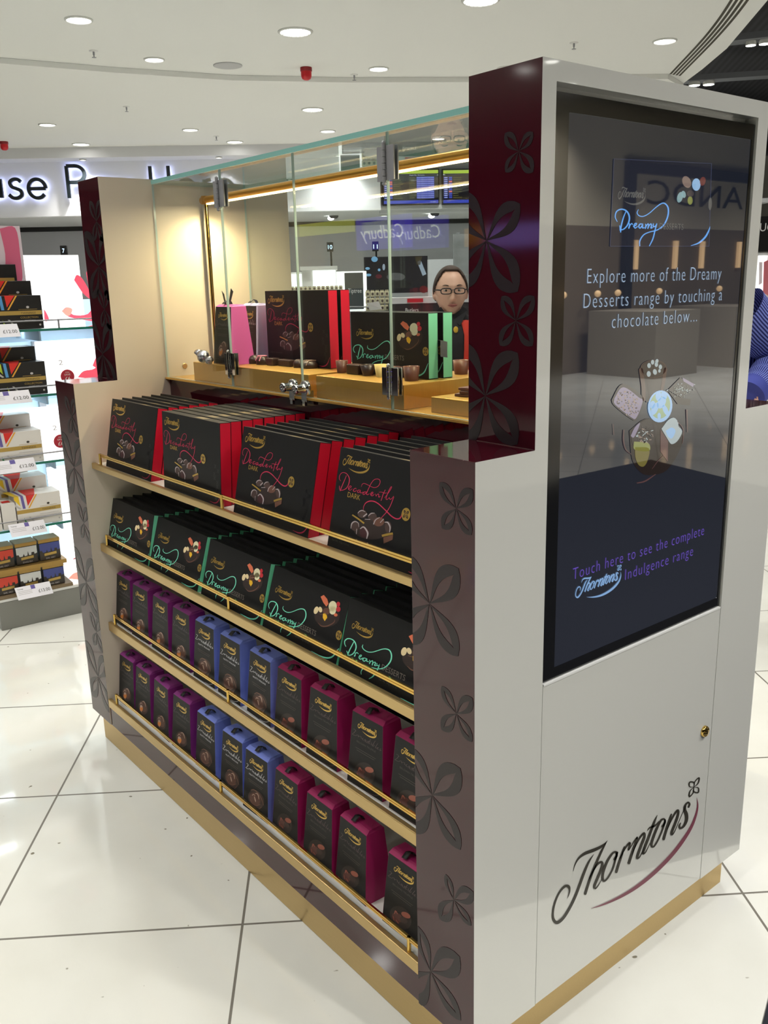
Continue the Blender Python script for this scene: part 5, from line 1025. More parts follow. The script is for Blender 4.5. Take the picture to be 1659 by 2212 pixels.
for z in SHZ:
    g = MB(); tbox(g, -.02, 1.6, -.54, .0, z-.010, z, {'*': 0, '+y': 1, '-y': 1, '-x': 1, '+x': 1}); s = g.build('glass_shelf', [M_GLASS, mat('green_edge', (26, 110, 92), .15)], gon)
    g = MB(); tbox(g, -.02, 1.6, -.50, -.47, z-.075, z-.018); 
    for l in (.33, 1.1): tbox(g, l-.004, l+.004, -.50, -.08, z-.055, z-.012)
    g.build('bracket_beam', [mat('beam_blue_grey', (142, 164, 184), .4)], s)
    g = MB(); g.tube([tuple(GP(-.02, -.008, z+.034)), tuple(GP(1.6, -.008, z+.034))], .0032, 8)
    for l in (-.012, .395, 1.1): g.tube([tuple(GP(l, -.008, z)), tuple(GP(l, -.008, z+.037))], .004, 8)
    g.build('front_rail', [M_STEEL], s)
    if z > .9:
        l = bpy.data.lights.new('shelf_light', 'AREA'); l.shape = 'RECTANGLE'; l.size = 1.2; l.size_y = .05; l.energy = 2.2; l.color = (.86, .95, 1)
        lo = bpy.data.objects.new('shelf_light', l); COL.objects.link(lo); lo.parent = gon; lo.matrix_world = Matrix.Translation(Vector(GP(.4, -.35, z-.02))) @ Matrix.Rotation(R(86.5), 4, 'Z')
        lo.location = Vector(GP(.4, -.35, z-.02))-Vector(gon.location); lo.rotation_euler = (0, 0, R(86.5))
for l in (-.02, .42, 1.2):
    g = MB(); tbox(g, l-.015, l+.015, -.54, -.51, .14, 1.45); g.build('upright', [M_STEEL], gon)
M_TBLK = mat('tea_black', (18, 18, 20), .35); M_TWHT = mat('tea_white', (226, 222, 216), .45); M_TGLD = mat('tea_gold', (186, 156, 84), .35, metal=.4)
T_RED = mat('tea_red', (214, 44, 36), .5); T_YEL = mat('tea_yellow', (228, 190, 36), .5); T_BLU = mat('tea_blue', (84, 150, 206), .5); T_LIM = mat('tea_lime', (176, 196, 44), .5); T_PUR = mat('tea_purple', (104, 92, 160), .5); T_ORG = mat('tea_orange', (226, 164, 56), .5); T_GRN = mat('tea_green', (60, 150, 92), .5); T_GRY = mat('tea_greyline', (190, 186, 184), .5)
def tea_box(l1, f, z, w, h, d, dark, lb, small=False):
    """right end at l1, front face at f"""
    e = empty('tea_box', lb, 'tea box', GP(l1-w/2, f-d/2, z), 'boxes of tea on the glass shelves'); m = MB(); tbox(m, l1-w, l1, f-d, f, z+.0005, z+h); m.build('carton_body', [M_TBLK if dark else M_TWHT], e, .001)
    p = MB(); ws = w if small else min(w, .2); F = lambda x, y: tuple(GP(l1-ws+x*ws, f+.0006, z+y*h)); F2 = lambda x, y: tuple(GP(l1-ws+x*ws, f+.0011, z+y*h))
    if small:
        p.flat([(.35, .38), (.95, .38), (.95, .62), (.35, .62)], F, 0); p.flat([(0, 0), (.06, 0), (.06, 1), (0, 1)], F, 2); p.flat([(.16, 0), (.24, 0), (.24, 1), (.16, 1)], F, 5)
        put_text(p, 'TWININGS', F2, .42, .88, .46, .07, 7); put_text(p, 'COLLECTION', F2, .42, .90, .26, .06, 8)
    else:
        A_ = .30 if dark else .26
        p.flat([(A_-.03, 1), (A_+.17, 1), (A_-.005, .66)], F, 1); p.flat([(A_+.19, 1), (A_+.225, 1), (A_+.03, .585), (A_-.005, .585)], F, 6)
        p.flat([(A_-.15, 1), (A_-.09, 1), (A_-.06, .585), (A_-.12, .585)], F, 3 if dark else 5); p.flat([(A_-.29, 1), (A_-.19, 1), (A_-.17, .68), (A_-.29, .9)], F, 4 if dark else 2)
        p.flat([(A_-.29, .78), (A_-.15, .60), (A_-.19, .585), (A_-.30, .7)], F, 8)
        p.flat([(0, .43), (.985, .43), (.985, .55), (0, .55)], F, 0); p.flat([(A_-.05, .10), (A_+.14, -.0+.01), (A_-.1, .01), (A_-.12, .3)], F, 4 if dark else 9); p.flat([(A_-.02, .30), (A_+.02, .30), (A_+.19, .01), (A_+.15, .01)], F, 8)
        put_text(p, 'TWININGS', F2, .56, .86, .455, .055, 7)
        if dark: put_text(p, 'COLLECTION', F2, .54, .90, .325, .055, 0); put_text(p, 'special teas', F2, .62, .84, .24, .055, 8)
        else: p.flat([(.5, .335), (.93, .335), (.93, .35), (.5, .35)], F, 8)
        p.ellipse((.71, .655), .032, .035, F, 8 if dark else 7, 12); p.ellipse((.925, .12), .022, .03, F, 8, 10); p.flat([(.52, .585), (.9, .585), (.9, .595), (.52, .595)], F, 0)
        T1 = lambda x, y: tuple(GP(l1-ws+x*ws, f-y*d, z+h+.0006))
        p.flat([(A_-.15, 0), (A_-.09, 0), (A_-.14, 1), (A_-.2, 1)], T1, 3 if dark else 5); p.flat([(A_-.03, 0), (A_+.17, 0), (A_+.33, 1), (A_-.05, 1)], T1, 1); p.flat([(A_-.29, 0), (A_-.19, 0), (A_-.25, 1), (A_-.4, 1)], T1, 4 if dark else 2)
    p.build('front_print', [M_TGLD, T_RED, T_YEL, T_BLU, T_LIM, T_PUR, T_ORG, mat('tea_ink', (52, 44, 30), .5), T_GRY, T_GRN], e); return e
BW, BH, BD = .345, .138, .125
tea_box(.334, -.012, SHZ[3]+.0006, BW, BH, BD, True, 'Front black tea box with coloured stripes on the top glass shelf')
for k in (1, 2):
    m = MB(); tbox(m, -.03, .334 if k == 1 else .30, -.012-k*.13-.12, -.012-k*.13, SHZ[3]+.0006, SHZ[3]+.0006+k*.060); tag(m.build('tier_block', [mat('clear_tier', (210, 226, 232), .2)], loc=tuple(GP(.15, -.012-k*.13-.06, SHZ[3]+.0006))), 'clear riser under the '+('second' if k == 1 else 'third')+' row of black tea boxes', 'riser', 'tea risers')
tea_box(.334, -.142, SHZ[3]+.0612, BW, BH, .12, True, 'Second black striped tea box raised behind the front one, top shelf')
tea_box(.312, -.272, SHZ[3]+.1212, .22, .150, .1, True, 'Small black tea box with gold label at the back, top shelf', True)
tea_box(.318, -.012, SHZ[2]+.0006, BW, BH, BD, True, 'Front large black tea box with coloured stripes on the second glass shelf')
m = MB(); tbox(m, -.03, .318, -.262, -.142, SHZ[2]+.0006, SHZ[2]+.058); tag(m.build('tier_block', [mat('clear_tier', (210, 226, 232), .2)], loc=tuple(GP(.15, -.2, SHZ[2]+.0006))), 'clear riser under the rear black tea box, second glass shelf', 'riser', 'tea risers')
tea_box(.318, -.142, SHZ[2]+.0586, BW, BH, .12, True, 'Black tea box with coloured stripes raised behind its twin on the second glass shelf')
tea_box(.268, -.012, SHZ[1]+.0006, .275, BH, BD, False, 'Front white tea box with coloured stripes on the third glass shelf')
m = MB(); tbox(m, -.005, .262, -.262, -.142, SHZ[1]+.0006, SHZ[1]+.058); tag(m.build('tier_block', [mat('clear_tier', (210, 226, 232), .2)], loc=tuple(GP(.1, -.2, SHZ[1]+.0006))), 'clear riser under the rear white tea box, third glass shelf', 'riser', 'tea risers')
tea_box(.262, -.142, SHZ[1]+.0586, .27, BH, .12, False, 'White tea box with coloured stripes raised behind its twin on the third glass shelf')
tea_box(.318, -.012, SHZ[0]+.0006, .19, BH, BD, False, 'Front white tea box with coloured stripes on the lowest glass shelf')
m = MB(); tbox(m, -.0, .30, -.262, -.142, SHZ[0]+.0006, SHZ[0]+.055); tag(m.build('tier_block', [mat('clear_tier', (210, 226, 232), .2)], loc=tuple(GP(.15, -.2, SHZ[0]+.0006))), 'clear riser under the rear white tea boxes, lowest glass shelf', 'riser', 'tea risers')
tea_box(.300, -.142, SHZ[0]+.0556, .28, BH, .12, False, 'Second white tea box raised behind the front one, lowest glass shelf')
tea_box(.255, -.272, SHZ[0]+.09, .24, .15, .1, False, 'Small white tea box at the back of the lowest glass shelf', True)
m = MB(); tbox(m, .01, .255, -.372, -.272, SHZ[0]+.0006, SHZ[0]+.0895); tag(m.build('tier_block', [mat('clear_tier', (210, 226, 232), .2)], loc=tuple(GP(.13, -.32, SHZ[0]+.0006))), 'clear riser block at the back of the lowest glass shelf', 'riser', 'tea risers')
for k in range(2):
    e = empty('tea_box', ('Left' if k == 0 else 'Right')+' one of two narrow white packets on the lowest glass shelf', 'tea box', GP(.03+k*.062, -.03, SHZ[0]), 'narrow white packets'); m = MB(); tbox(m, .003+k*.062, .060+k*.062, -.11, -.006, SHZ[0]+.0006, SHZ[0]+.115); m.build('carton_body', [M_TWHT], e, .001)
    m = MB(); tbox(m, .015+k*.062, .048+k*.062, -.07, -.03, SHZ[0]+.1151, SHZ[0]+.1158); m.build('label', [T_RED], e)
# caddies on the base
def caddy(l, z, col, f, lb):
    e = empty('tea_caddy', lb, 'tea caddy', GP(l+.046, f-.045, z), 'small square tea caddies'); m = MB(); tbox(m, l, l+.092, f-.09, f, z+.0005, z+.082); m.build('tin_body', [mat('caddy_dark', (56, 50, 44), .4)], e, .003)
    m = MB(); tbox(m, l-.001, l+.093, f-.091, f+.001, z+.082, z+.098); m.build('lid', [mat('caddy_gold', (170, 138, 78), .3, metal=.6)], e, .002)
    m = MB(); F = lambda x, y: tuple(GP(l+x*.092, f+.0012, z+y*.082)); m.flat([(.02, .97), (.98, .97), (.98, .55), (.86, .5), (.84, .62), (.72, .62), (.7, .48), (.6, .48), (.56, .72), (.52, .48), (.4, .46), (.36, .6), (.3, .46), (.16, .46), (.12, .58), (.02, .58)], F, 0)
    m.flat([(.22, .26), (.80, .30), (.80, .44), (.22, .40)], F, 1); put_text(m, 'EARL GREY' if col != 'w' else 'ENGLISH', lambda x, y: tuple(GP(l+x*.092, f+.0015, z+y*.082)), .28, .72, .08, .09, 2)
    m.build('front_print', [{'r': mat('cad_red', (206, 66, 46), .5), 'w': mat('cad_white', (206, 208, 206), .5), 'b': mat('cad_blue', (66, 76, 140), .5)}[col], M_TGLD, T_GRY], e)
NM = {'r': 'red', 'w': 'white', 'b': 'blue'}
m = MB(); tbox(m, -.01, .31, -.13, .0, .2535, .271); tag(m.build('caddy_tray', [mat('caddy_gold', (170, 138, 78), .3, metal=.6)], loc=tuple(GP(.15, -.06, .2535)), bevel=.001), 'gold tray between the two rows of tea caddies', 'tray')
for i, cc in enumerate('rwb'):
    caddy(.004+i*.100, .1555, cc, -.012, 'Square tea caddy with '+NM[cc]+' skyline, lower row on the grey base')
    caddy(.004+i*.100, .2715, cc, -.03, 'Square tea caddy with '+NM[cc]+' skyline, upper row above the gold tray')
m = MB(); tbox(m, -.02, .325, -.14, .002, .1405, .155); tag(m.build('caddy_tray', [mat('tray_brown', (122, 104, 78), .5)], loc=tuple(GP(.15, -.07, .1405))), 'brown tray under the lower row of tea caddies', 'tray')
# price tickets
def gpx(x, y, f):
    o, d = ray(x, y); t = (f-(o-G0) @ FG)/(d @ FG); q = o+t*d; return float((q-G0) @ LG), float(q[2])
for (px, py), z, pr_, lb, ww in [((38, 705), SHZ[3], '£12.00', 'top', .17), ((64, 853), SHZ[2], '£12.00', 'second', .19), ((74, 994), SHZ[1], '£12.00', 'third', .18), ((96, 1130), SHZ[0], '£12.00', 'lowest', .15), ((110, 1275), .16, '£13.00', 'base', .15)]:
    lx = gpx(px, py, .02)[0]-ww/2
    e = empty('price_ticket', 'white price ticket '+('clipped to the '+lb+' glass shelf' if lb != 'base' else 'with a higher price clipped to the grey base'), 'price ticket', GP(lx, .012, z), 'shelf price tickets')
    tl = lambda x, y, k=0: tuple(GP(lx-ww/2+x*ww+.006*(1-y), .012+.0004*k+.022*(1-y), z-.026+y*.052)); m = MB()
    m.add([tl(0, 0), tl(1, 0), tl(1, 1), tl(0, 1), tl(0, 0, -3), tl(1, 0, -3), tl(1, 1, -3), tl(0, 1, -3)], [(0, 1, 2, 3), (4, 7, 6, 5), (0, 4, 5, 1), (3, 2, 6, 7), (0, 3, 7, 4), (1, 5, 6, 2)], 0); m.build('card', [mat('card_white2', (240, 238, 244), .5)], e)
    m = MB(); put_text(m, pr_, lambda x, y: tl(x, y, 1), .62, .95, .30, .26, 0); put_text(m, 'Twinings', lambda x, y: tl(x, y, 1), .06, .22, .78, .10, 0)
    for k in range(3): m.flat([(.06, .62-k*.12), (.45, .62-k*.12), (.45, .65-k*.12), (.06, .65-k*.12)], lambda x, y: tl(x, y, 1), 1)
    m.flat([(.44, .68), (.56, .68), (.56, .99), (.44, .99)], lambda x, y: tl(x, y, 1), 2); m.build('print', [M_INK, T_GRY, T_PUR], e)
# white offer boxes with pink petals; glow in the colour stands for overexposed white
M_PETAL = mat('petal_pink', (232, 84, 108), .5, emit=.55, ec=(236, 84, 104)); M_PETAL2 = mat('petal_pale', (248, 160, 150), .5, emit=.6, ec=(250, 160, 140)); M_OFF = mat('offer_red', (176, 34, 54), .5); M_CARDGLOW = mat('offer_white_glow', (252, 252, 252), .5, emit=1.0)
def offer(l0, l1, f0, f1, z0, z1, name, lb):
    e = empty(name, lb, 'offer box', GP((l0+l1)/2, (f0+f1)/2, z0), 'white offer boxes given a glow'); m = MB(); tbox(m, l0, l1, f0, f1, z0+.0006, z1); m.build('glow_box', [M_CARDGLOW], e, .002)
    F = lambda l, z, k=0: tuple(GP(l, f1+.001+.0005*k, z)); return e, F
def pl(m, F, pts, mi, k=0): m.flat([(a, b) for a, b, _ in spline([(x, y, 1) for x, y in pts+pts[:1]], 4)][:-1], lambda a, b: F(a, b, k), mi)
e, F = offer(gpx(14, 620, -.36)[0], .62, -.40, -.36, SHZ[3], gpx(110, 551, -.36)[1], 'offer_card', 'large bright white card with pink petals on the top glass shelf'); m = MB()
def gpx(x, y, f): 
    o, d = ray(x, y); t = (f-(o-G0) @ FG)/(d @ FG); q = o+t*d; return float((q-G0) @ LG), float(q[2])
gq = lambda pts, f: [gpx(x, y, f) for x, y in pts]
pl(m, F, gq([(160, 605), (166, 594), (178, 602), (194, 630), (197, 646), (180, 634)], -.359), 0); pl(m, F, gq([(186, 590), (190, 583), (200, 600), (205, 660), (196, 640)], -.359), 0, 1); pl(m, F, gq([(133, 672), (145, 664), (158, 680), (190, 678), (206, 655), (215, 692), (175, 690), (148, 684)], -.359), 0, 2); pl(m, F, gq([(133, 672), (145, 664), (156, 668), (152, 680), (144, 682)], -.359), 1, 3); pl(m, F, gq([(95, 668), (100, 675), (106, 690), (97, 693)], -.359), 0)
m.build('petal_print', [M_PETAL, M_PETAL2], e)
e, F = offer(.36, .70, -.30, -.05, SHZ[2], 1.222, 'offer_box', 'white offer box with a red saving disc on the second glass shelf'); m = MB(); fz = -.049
put_text(m, '2', F, gpx(127, 790, fz)[0], gpx(137, 790, fz)[0], gpx(132, 788, fz)[1], .021, 1)
c = gpx(146, 813, fz); m.ellipse(c, .030, .030, F, 2, 26); put_text(m, 'YOU', lambda a, b: F(a, b, 1), c[0]-.009, c[0]+.009, c[1]+.015, .006, 3); put_text(m, 'SAVE', lambda a, b: F(a, b, 1), c[0]-.013, c[0]+.013, c[1]+.004, .008, 3); put_text(m, '£6', lambda a, b: F(a, b, 1), c[0]-.012, c[0]+.012, c[1]-.018, .017, 3)
pl(m, F, gq([(168, 815), (180, 802), (200, 798), (218, 790), (222, 816), (200, 818)], fz), 0); pl(m, F, gq([(200, 790), (206, 775), (212, 770), (220, 800)], fz), 0, 1); m.build('offer_print', [M_PETAL, T_GRY, M_OFF, M_TWHT], e)
e, F = offer(.30, .66, -.30, -.04, SHZ[1], .925, 'offer_box', 'white offer box with a red saving disc on the third glass shelf'); m = MB(); fz = -.039
put_text(m, '2', F, gpx(114, 925, fz)[0], gpx(123, 925, fz)[0], gpx(118, 929, fz)[1], .021, 1); c = gpx(131, 953, fz); m.ellipse(c, .030, .030, F, 2, 26)
put_text(m, 'YOU', lambda a, b: F(a, b, 1), c[0]-.009, c[0]+.009, c[1]+.015, .006, 3); put_text(m, 'SAVE', lambda a, b: F(a, b, 1), c[0]-.013, c[0]+.013, c[1]+.004, .008, 3); put_text(m, '£6', lambda a, b: F(a, b, 1), c[0]-.012, c[0]+.012, c[1]-.018, .017, 3); m.build('offer_print', [M_PETAL, T_GRY, M_OFF, M_TWHT], e)
e, F = offer(.345, .70, -.30, -.04, SHZ[0], .640, 'offer_box', 'plain white box given a glow on the lowest glass shelf')
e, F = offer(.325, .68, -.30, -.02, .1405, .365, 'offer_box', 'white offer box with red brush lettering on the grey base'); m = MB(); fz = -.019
a = gpx(150, 1190, fz); b_ = gpx(158, 1203, fz); put_text(m, 'Free', F, a[0], a[0]+.085, a[1], .034, 0, .25); put_text(m, 'Sample', F, b_[0]-.006, b_[0]+.12, b_[1]-.012, .034, 0, .1); pl(m, F, gq([(148, 1250), (160, 1238), (180, 1236), (185, 1252)], fz), 1); m.build('offer_print', [M_OFF, M_PETAL2], e)
# pink standing card at the left edge, above the top shelf
e = empty('pink_card', 'pale card with a pink brush stripe standing at the left edge above the top shelf', 'card', GP(.1, -.30, 1.30)); m = MB(); pcl = gpx(46, 520, -.30)[0]; pcz = gpx(30, 488, -.30)[1]; tbox(m, -.01, pcl, -.306, -.30, 1.40, pcz); m.build('board', [mat('card_lilac', (216, 200, 208), .5)], e)
m = MB(); F = lambda a, b: tuple(GP(a, -.2990, b)); pl(m, lambda a, b, k=0: F(a, b), [(pcl-.085, pcz-.012), (pcl-.02, pcz-.008), (pcl-.012, pcz-.12), (pcl-.02, pcz-.24), (pcl-.085, pcz-.24), (pcl-.075, pcz-.12)], 0); [m.ribbon(s_, F, 1, 4) for s_ in ([(pcl-.2,pcz-.10,.004),(pcl-.16,pcz-.08,.005),(pcl-.12,pcz-.10,.004)],[(pcl-.18,pcz-.15,.004),(pcl-.15,pcz-.13,.005),(pcl-.12,pcz-.16,.004)])]; m.build('print', [mat('brush_pink', (206, 96, 128), .5), T_GRY], e)
m = MB(); tbox(m, pcl-.16, pcl-.12, -.306, -.30, 1.2906, 1.40); m.build('stand', [M_STEEL], e)
# ================================================================ PEOPLE
M_SKIN = mat('skin', (226, 176, 152), .5, noise=.05, nscale=30); M_HAIR = mat('hair_dark_brown', (66, 48, 40), .8, noise=.3, nscale=60, aniso=(20, 20, 2)); M_LIPS = mat('lips', (176, 104, 98), .45)
def head_point(lo, la):
    """lo: angle round z (0 = front, -y), la: latitude -pi/2..pi/2; metres, centre of the head at 0"""
    x, y, z = math.sin(lo)*math.cos(la), -math.cos(lo)*math.cos(la), math.sin(la)
    X, Y, Z = x*.080, y*.094, z*.118
    if Z < 0:
        t = min(1, -Z/.118); X *= 1-.30*t**1.3; Y *= 1-.12*t; 
        if y > 0: Y *= 1-.25*t
        if y < -.3: Y -= .010*t**2
    fr = max(0, -y)
    g = lambda a, s: math.exp(-(a/s)**2)
    if fr > .2:
        nz = max(0, min(1, (.022-Z)/.055)) if Z > -.034 else max(0, 1-(-.034-Z)/.010)
        Y -= .020*nz*g(X, .0105)*fr                                    # nose
        Y -= .006*g(X, .016)*g(Z+.030, .009)*fr                        # nostrils
        Y += .010*(g(X-.031, .017)+g(X+.031, .017))*g(Z-.010, .013)*fr  # eye sockets
        Y -= .004*g(Z-.030, .010)*fr                                   # brow
        Y -= .005*g(X, .020)*g(Z+.060, .009)*fr                        # lips
        Y += .004*g(X, .02)*g(Z+.075, .007)*fr; Y -= .005*g(X, .020)*g(Z+.098, .014)*fr
    return X, Y, Z
def make_person(name, label, at, facing, joints, eye_z, clothes, scale=1.0):
    """one skinned body with a sculpted head, remeshed into one surface; clothes and hair are children"""
    T = Matrix.Translation(Vector(at)) @ Matrix.Rotation(facing, 4, 'Z')
    me = bpy.data.meshes.new('b'); names = list(joints); idx = {n: i for i, n in enumerate(names)}
    me.from_pydata([joints[n][0] for n in names], [(idx[joints[n][2]], idx[n]) for n in names if joints[n][2]], []); o = bpy.data.objects.new('b', me); COL.objects.link(o)
    md = o.modifiers.new('s', 'SKIN'); 
    for n in names:
        r = joints[n][1]; v = me.skin_vertices[0].data[idx[n]]; v.radius = (r, r) if not isinstance(r, tuple) else r; v.use_root = joints[n][2] is None
    sb = o.modifiers.new('u', 'SUBSURF'); sb.levels = 1
    bpy.context.view_layer.update(); em_ = bpy.data.meshes.new_from_object(o.evaluated_get(bpy.context.evaluated_depsgraph_get()))
    mb = MB(); mb.add([tuple(v.co) for v in em_.vertices], [tuple(p.vertices) for p in em_.polygons], 0, True); bpy.data.objects.remove(o); bpy.data.meshes.remove(em_)
    hc = Vector((0, joints['head'][0][1], eye_z-.010)); NU, NV = 48, 36; vs = []
    for i in range(NV+1):
        for k in range(NU): p = head_point(2*math.pi*k/NU, -math.pi/2+math.pi*i/NV); vs.append((hc.x+p[0], hc.y+p[1], hc.z+p[2]))
    mb.add(vs, [(i*NU+k, i*NU+(k+1) % NU, (i+1)*NU+(k+1) % NU, (i+1)*NU+k) for i in range(NV) for k in range(NU)], 0, True)
    for s in (-1, 1): mb.blob((hc.x+s*.080, hc.y+.006, hc.z-.006), (.010, .018, .030), 0, 10, 8)
    w = MB(); w.v = mb.v; w.f = mb.f; w.m = mb.m; w.sm = mb.sm
    body = w.build(name, [M_SKIN]); body.matrix_world = T; tag(body, label, 'person')
    rm = body.modifiers.new('join', 'REMESH'); rm.mode = 'VOXEL'; rm.voxel_size = .0055; rm.use_smooth_shade = True
    sm = body.modifiers.new('soft', 'SMOOTH'); sm.factor = .4; sm.iterations = 2
    def kid(nm, m, mats):
        c = m.build(nm, mats); c.parent = body; return c
    return body, hc, kid
def limb(m, pts, mi=0, n=16, squash=1.0):
    q = []
    for a, b, w in [(0, 0, 0)]: pass
    P3 = [Vector(p[:3]) for p in pts]; rr = [p[3] for p in pts]; P2, R2 = [], []
    for i in range(len(P3)-1):
        for t in (0, .34, .67): P2.append(P3[i].lerp(P3[i+1], t)); s = t*t*(3-2*t); R2.append(rr[i]*(1-s)+rr[i+1]*s)
    P2.append(P3[-1]); R2.append(rr[-1]); m.tube(P2, R2, n, mi)
def hand_joints(J, side, wrist, d, n):
    """palm, five fingers and a thumb as short chains hanging from the wrist along d"""
    w = Vector(J[wrist][0]); d = Vector(d).normalized(); n = Vector(n).normalized(); b = d.cross(n)
    J[side+'palm'] = (tuple(w+d*.05), (.030, .016), wrist)
    for k, (off, ln) in enumerate([(-.027, .066), (-.009, .078), (.009, .074), (.026, .058)]):
        a = w+d*.088+b*off; J[f'{side}f{k}a'] = (tuple(a), .0085, side+'palm'); J[f'{side}f{k}b'] = (tuple(a+d*ln*.5-n*.008), .0078, f'{side}f{k}a'); J[f'{side}f{k}c'] = (tuple(a+d*ln*.85-n*.026), .0066, f'{side}f{k}b')
    a = w+d*.035-b*.032; J[side+'ta'] = (tuple(a), .0105, side+'palm'); J[side+'tb'] = (tuple(a+d*.03-b*.018-n*.008), .009, side+'ta'); J[side+'tc'] = (tuple(a+d*.055-b*.024-n*.018), .0075, side+'tb')
def skeleton(k, elL, wrL, elR, wrR, handL, handR):
    J = {'pelvis': ((0, 0, .93*k), (.135, .095), None), 'waist': ((0, 0, 1.06*k), (.115, .085), 'pelvis'), 'chest': ((0, .0, 1.20*k), (.130, .095), 'waist'), 'collar': ((0, .012, 1.315*k), (.075, .055), 'chest'),
         'neck': ((0, .014, 1.37*k), .050, 'collar'), 'head': ((0, -.002, 1.43*k), .050, 'neck')}
    for s, el, wr, hd in ((1, elL, wrL, handL), (-1, elR, wrR, handR)):
        n = 'l' if s > 0 else 'r'
        J[n+'sh'] = ((s*.160, .01, 1.262*k), .038, 'collar'); J[n+'el'] = (el, .040, n+'sh'); J[n+'wr'] = (wr, .027, n+'el'); hand_joints(J, n, n+'wr', *hd)
        J[n+'hip'] = ((s*.095, 0, .86*k), .088, 'pelvis'); J[n+'kn'] = ((s*.10, -.015, .48*k), .058, n+'hip'); J[n+'an'] = ((s*.10, .02, .085), .040, n+'kn'); J[n+'toe'] = ((s*.115, -.13, .035), .034, n+'an')
    return J
def torso_shell(rows, gap=0.0, m=0, n=40):
    """rows (z, rx, ry, cy); gap: half angle of an opening at the front"""
    mb = MB(); vs = []
    for z, rx, ry, cy in rows:
        for i in range(n+1):
            a = -math.pi/2+gap+(2*math.pi-2*gap)*i/n; vs.append((rx*math.cos(a), cy+ry*math.sin(a), z))
    mb.add(vs, [(j*(n+1)+i, j*(n+1)+i+1, (j+1)*(n+1)+i+1, (j+1)*(n+1)+i) for j in range(len(rows)-1) for i in range(n)], m, True); return mb
# --- the woman behind the kiosk
pu, pz = Q(973, 627, 4.5); at = K(pu, 4.5, 0); fa = math.atan2(CAM[1]-at[1], CAM[0]-at[0])+math.pi/2+.12; EZ = pz
k = EZ/1.47
J = skeleton(k, (.235, .03, 1.06*k), (.09, -.20, 1.06*k), (-.225, .03, 1.05*k), (-.09, -.19, 1.03*k), ((-.8, -.5, -.1), (0, .1, 1)), ((.8, -.55, -.1), (0, .1, 1)))
woman, hc, kid = make_person('person', 'person in glasses and a red cardigan over a black top standing behind the glass case', at, fa, J, EZ, None)
m = MB(); NU, NV = 48, 36; vs = []; keep = []
for i in range(NV+1):
    la = -math.pi/2+math.pi*i/NV
    for q in range(NU):
        lo_a = 2*math.pi*q/NU; x, y, z = head_point(lo_a, la); f = 1.03; vs.append((hc.x+x*f, hc.y+y*f+.003, hc.z+z*f+.003))
for i in range(NV):
    for q in range(NU):
        lo_a = 2*math.pi*(q+.5)/NU; la = -math.pi/2+math.pi*(i+.5)/NV; z = math.sin(la); c = math.cos(lo_a)
        lim = .80 if c > .70 else (.80-(.70-c)*1.5 if c > .1 else (-.10-(.1-c)*.5))
        if z > lim: keep.append((i*NU+q, i*NU+(q+1) % NU, (i+1)*NU+(q+1) % NU, (i+1)*NU+q))
m.add(vs, keep, 0, True); m.blob((hc.x, hc.y+.108, hc.z+.03), (.035, .03, .035), 0, 14, 10, .05)
h = kid('hair', m, [M_HAIR]); sd = h.modifiers.new('thick', 'SOLIDIFY'); sd.thickness = .006; sd.offset = 1
fy = lambda x, z: min(head_point(math.asin(max(-.95, min(.95, x/.074))), math.asin(max(-.95, min(.95, z/.118))))[1], 0)
m = MB()
for s in (-1, 1): m.blob((hc.x+s*.031, hc.y-.0715, hc.z+.010), (.0135, .0105, .0072), 0, 14, 10)
for s in (-1, 1): m.blob((hc.x+s*.031, hc.y-.0805, hc.z+.010), (.0055, .003, .0055), 1, 12, 8)
kid('eyes', m, [mat('eye_white', (176, 160, 150), .3), mat('iris', (58, 54, 50), .2)])
m = MB()
for s in (-1, 1): m.tube([(hc.x+s*(.016+.032*t), hc.y-.0880+.0105*t*t, hc.z+.0295+.006*math.sin(math.pi*t*.8)) for t in (0, .25, .5, .75, 1)], [.0018, .0026, .0026, .002, .001], 8)
kid('eyebrows', m, [M_HAIR])
m = MB(); m.tube([(hc.x-.024, hc.y-.081, hc.z-.0605), (hc.x-.010, hc.y-.0925, hc.z-.0575), (hc.x, hc.y-.0945, hc.z-.059), (hc.x+.010, hc.y-.0925, hc.z-.0575), (hc.x+.024, hc.y-.081, hc.z-.0605)], [.001, .0038, .004, .0038, .001], 8)
m.tube([(hc.x-.021, hc.y-.082, hc.z-.063), (hc.x, hc.y-.094, hc.z-.0665), (hc.x+.021, hc.y-.082, hc.z-.063)], [.001, .0046, .001], 8); kid('lips', m, [M_LIPS])
m = MB()
for s in (-1, 1):
    ring = []
    for i in range(24):
        a = 2*math.pi*i/24; cx = math.copysign(abs(math.cos(a))**.6, math.cos(a))*.0255; cz = math.copysign(abs(math.sin(a))**.7, math.sin(a))*.0135; ring.append((hc.x+s*.033+cx, hc.y-.100+.0007*abs(cx+s*.033)*20, hc.z+.007+cz))
    m.tube(ring, .0027, 8, 0, closed=True); m.tube([(hc.x+s*.058, hc.y-.099, hc.z+.012), (hc.x+s*.079, hc.y-.080, hc.z+.014), (hc.x+s*.083, hc.y-.0, hc.z+.012)], [.0034, .003, .002], 8)
m.tube([(hc.x-.0095, hc.y-.101, hc.z+.010), (hc.x, hc.y-.104, hc.z+.013), (hc.x+.0095, hc.y-.101, hc.z+.010)], .0018, 8); kid('glasses', m, [mat('glasses_frame', (36, 24, 24), .3)])
m = torso_shell([(.86*k, .185, .135, 0), (.95*k, .180, .130, 0), (1.06*k, .160, .118, 0), (1.17*k, .178, .128, 0), (1.25*k, .182, .122, .004), (1.31*k, .150, .090, .012), (1.345*k, .085, .068, .016), (1.375*k, .062, .060, .016)])
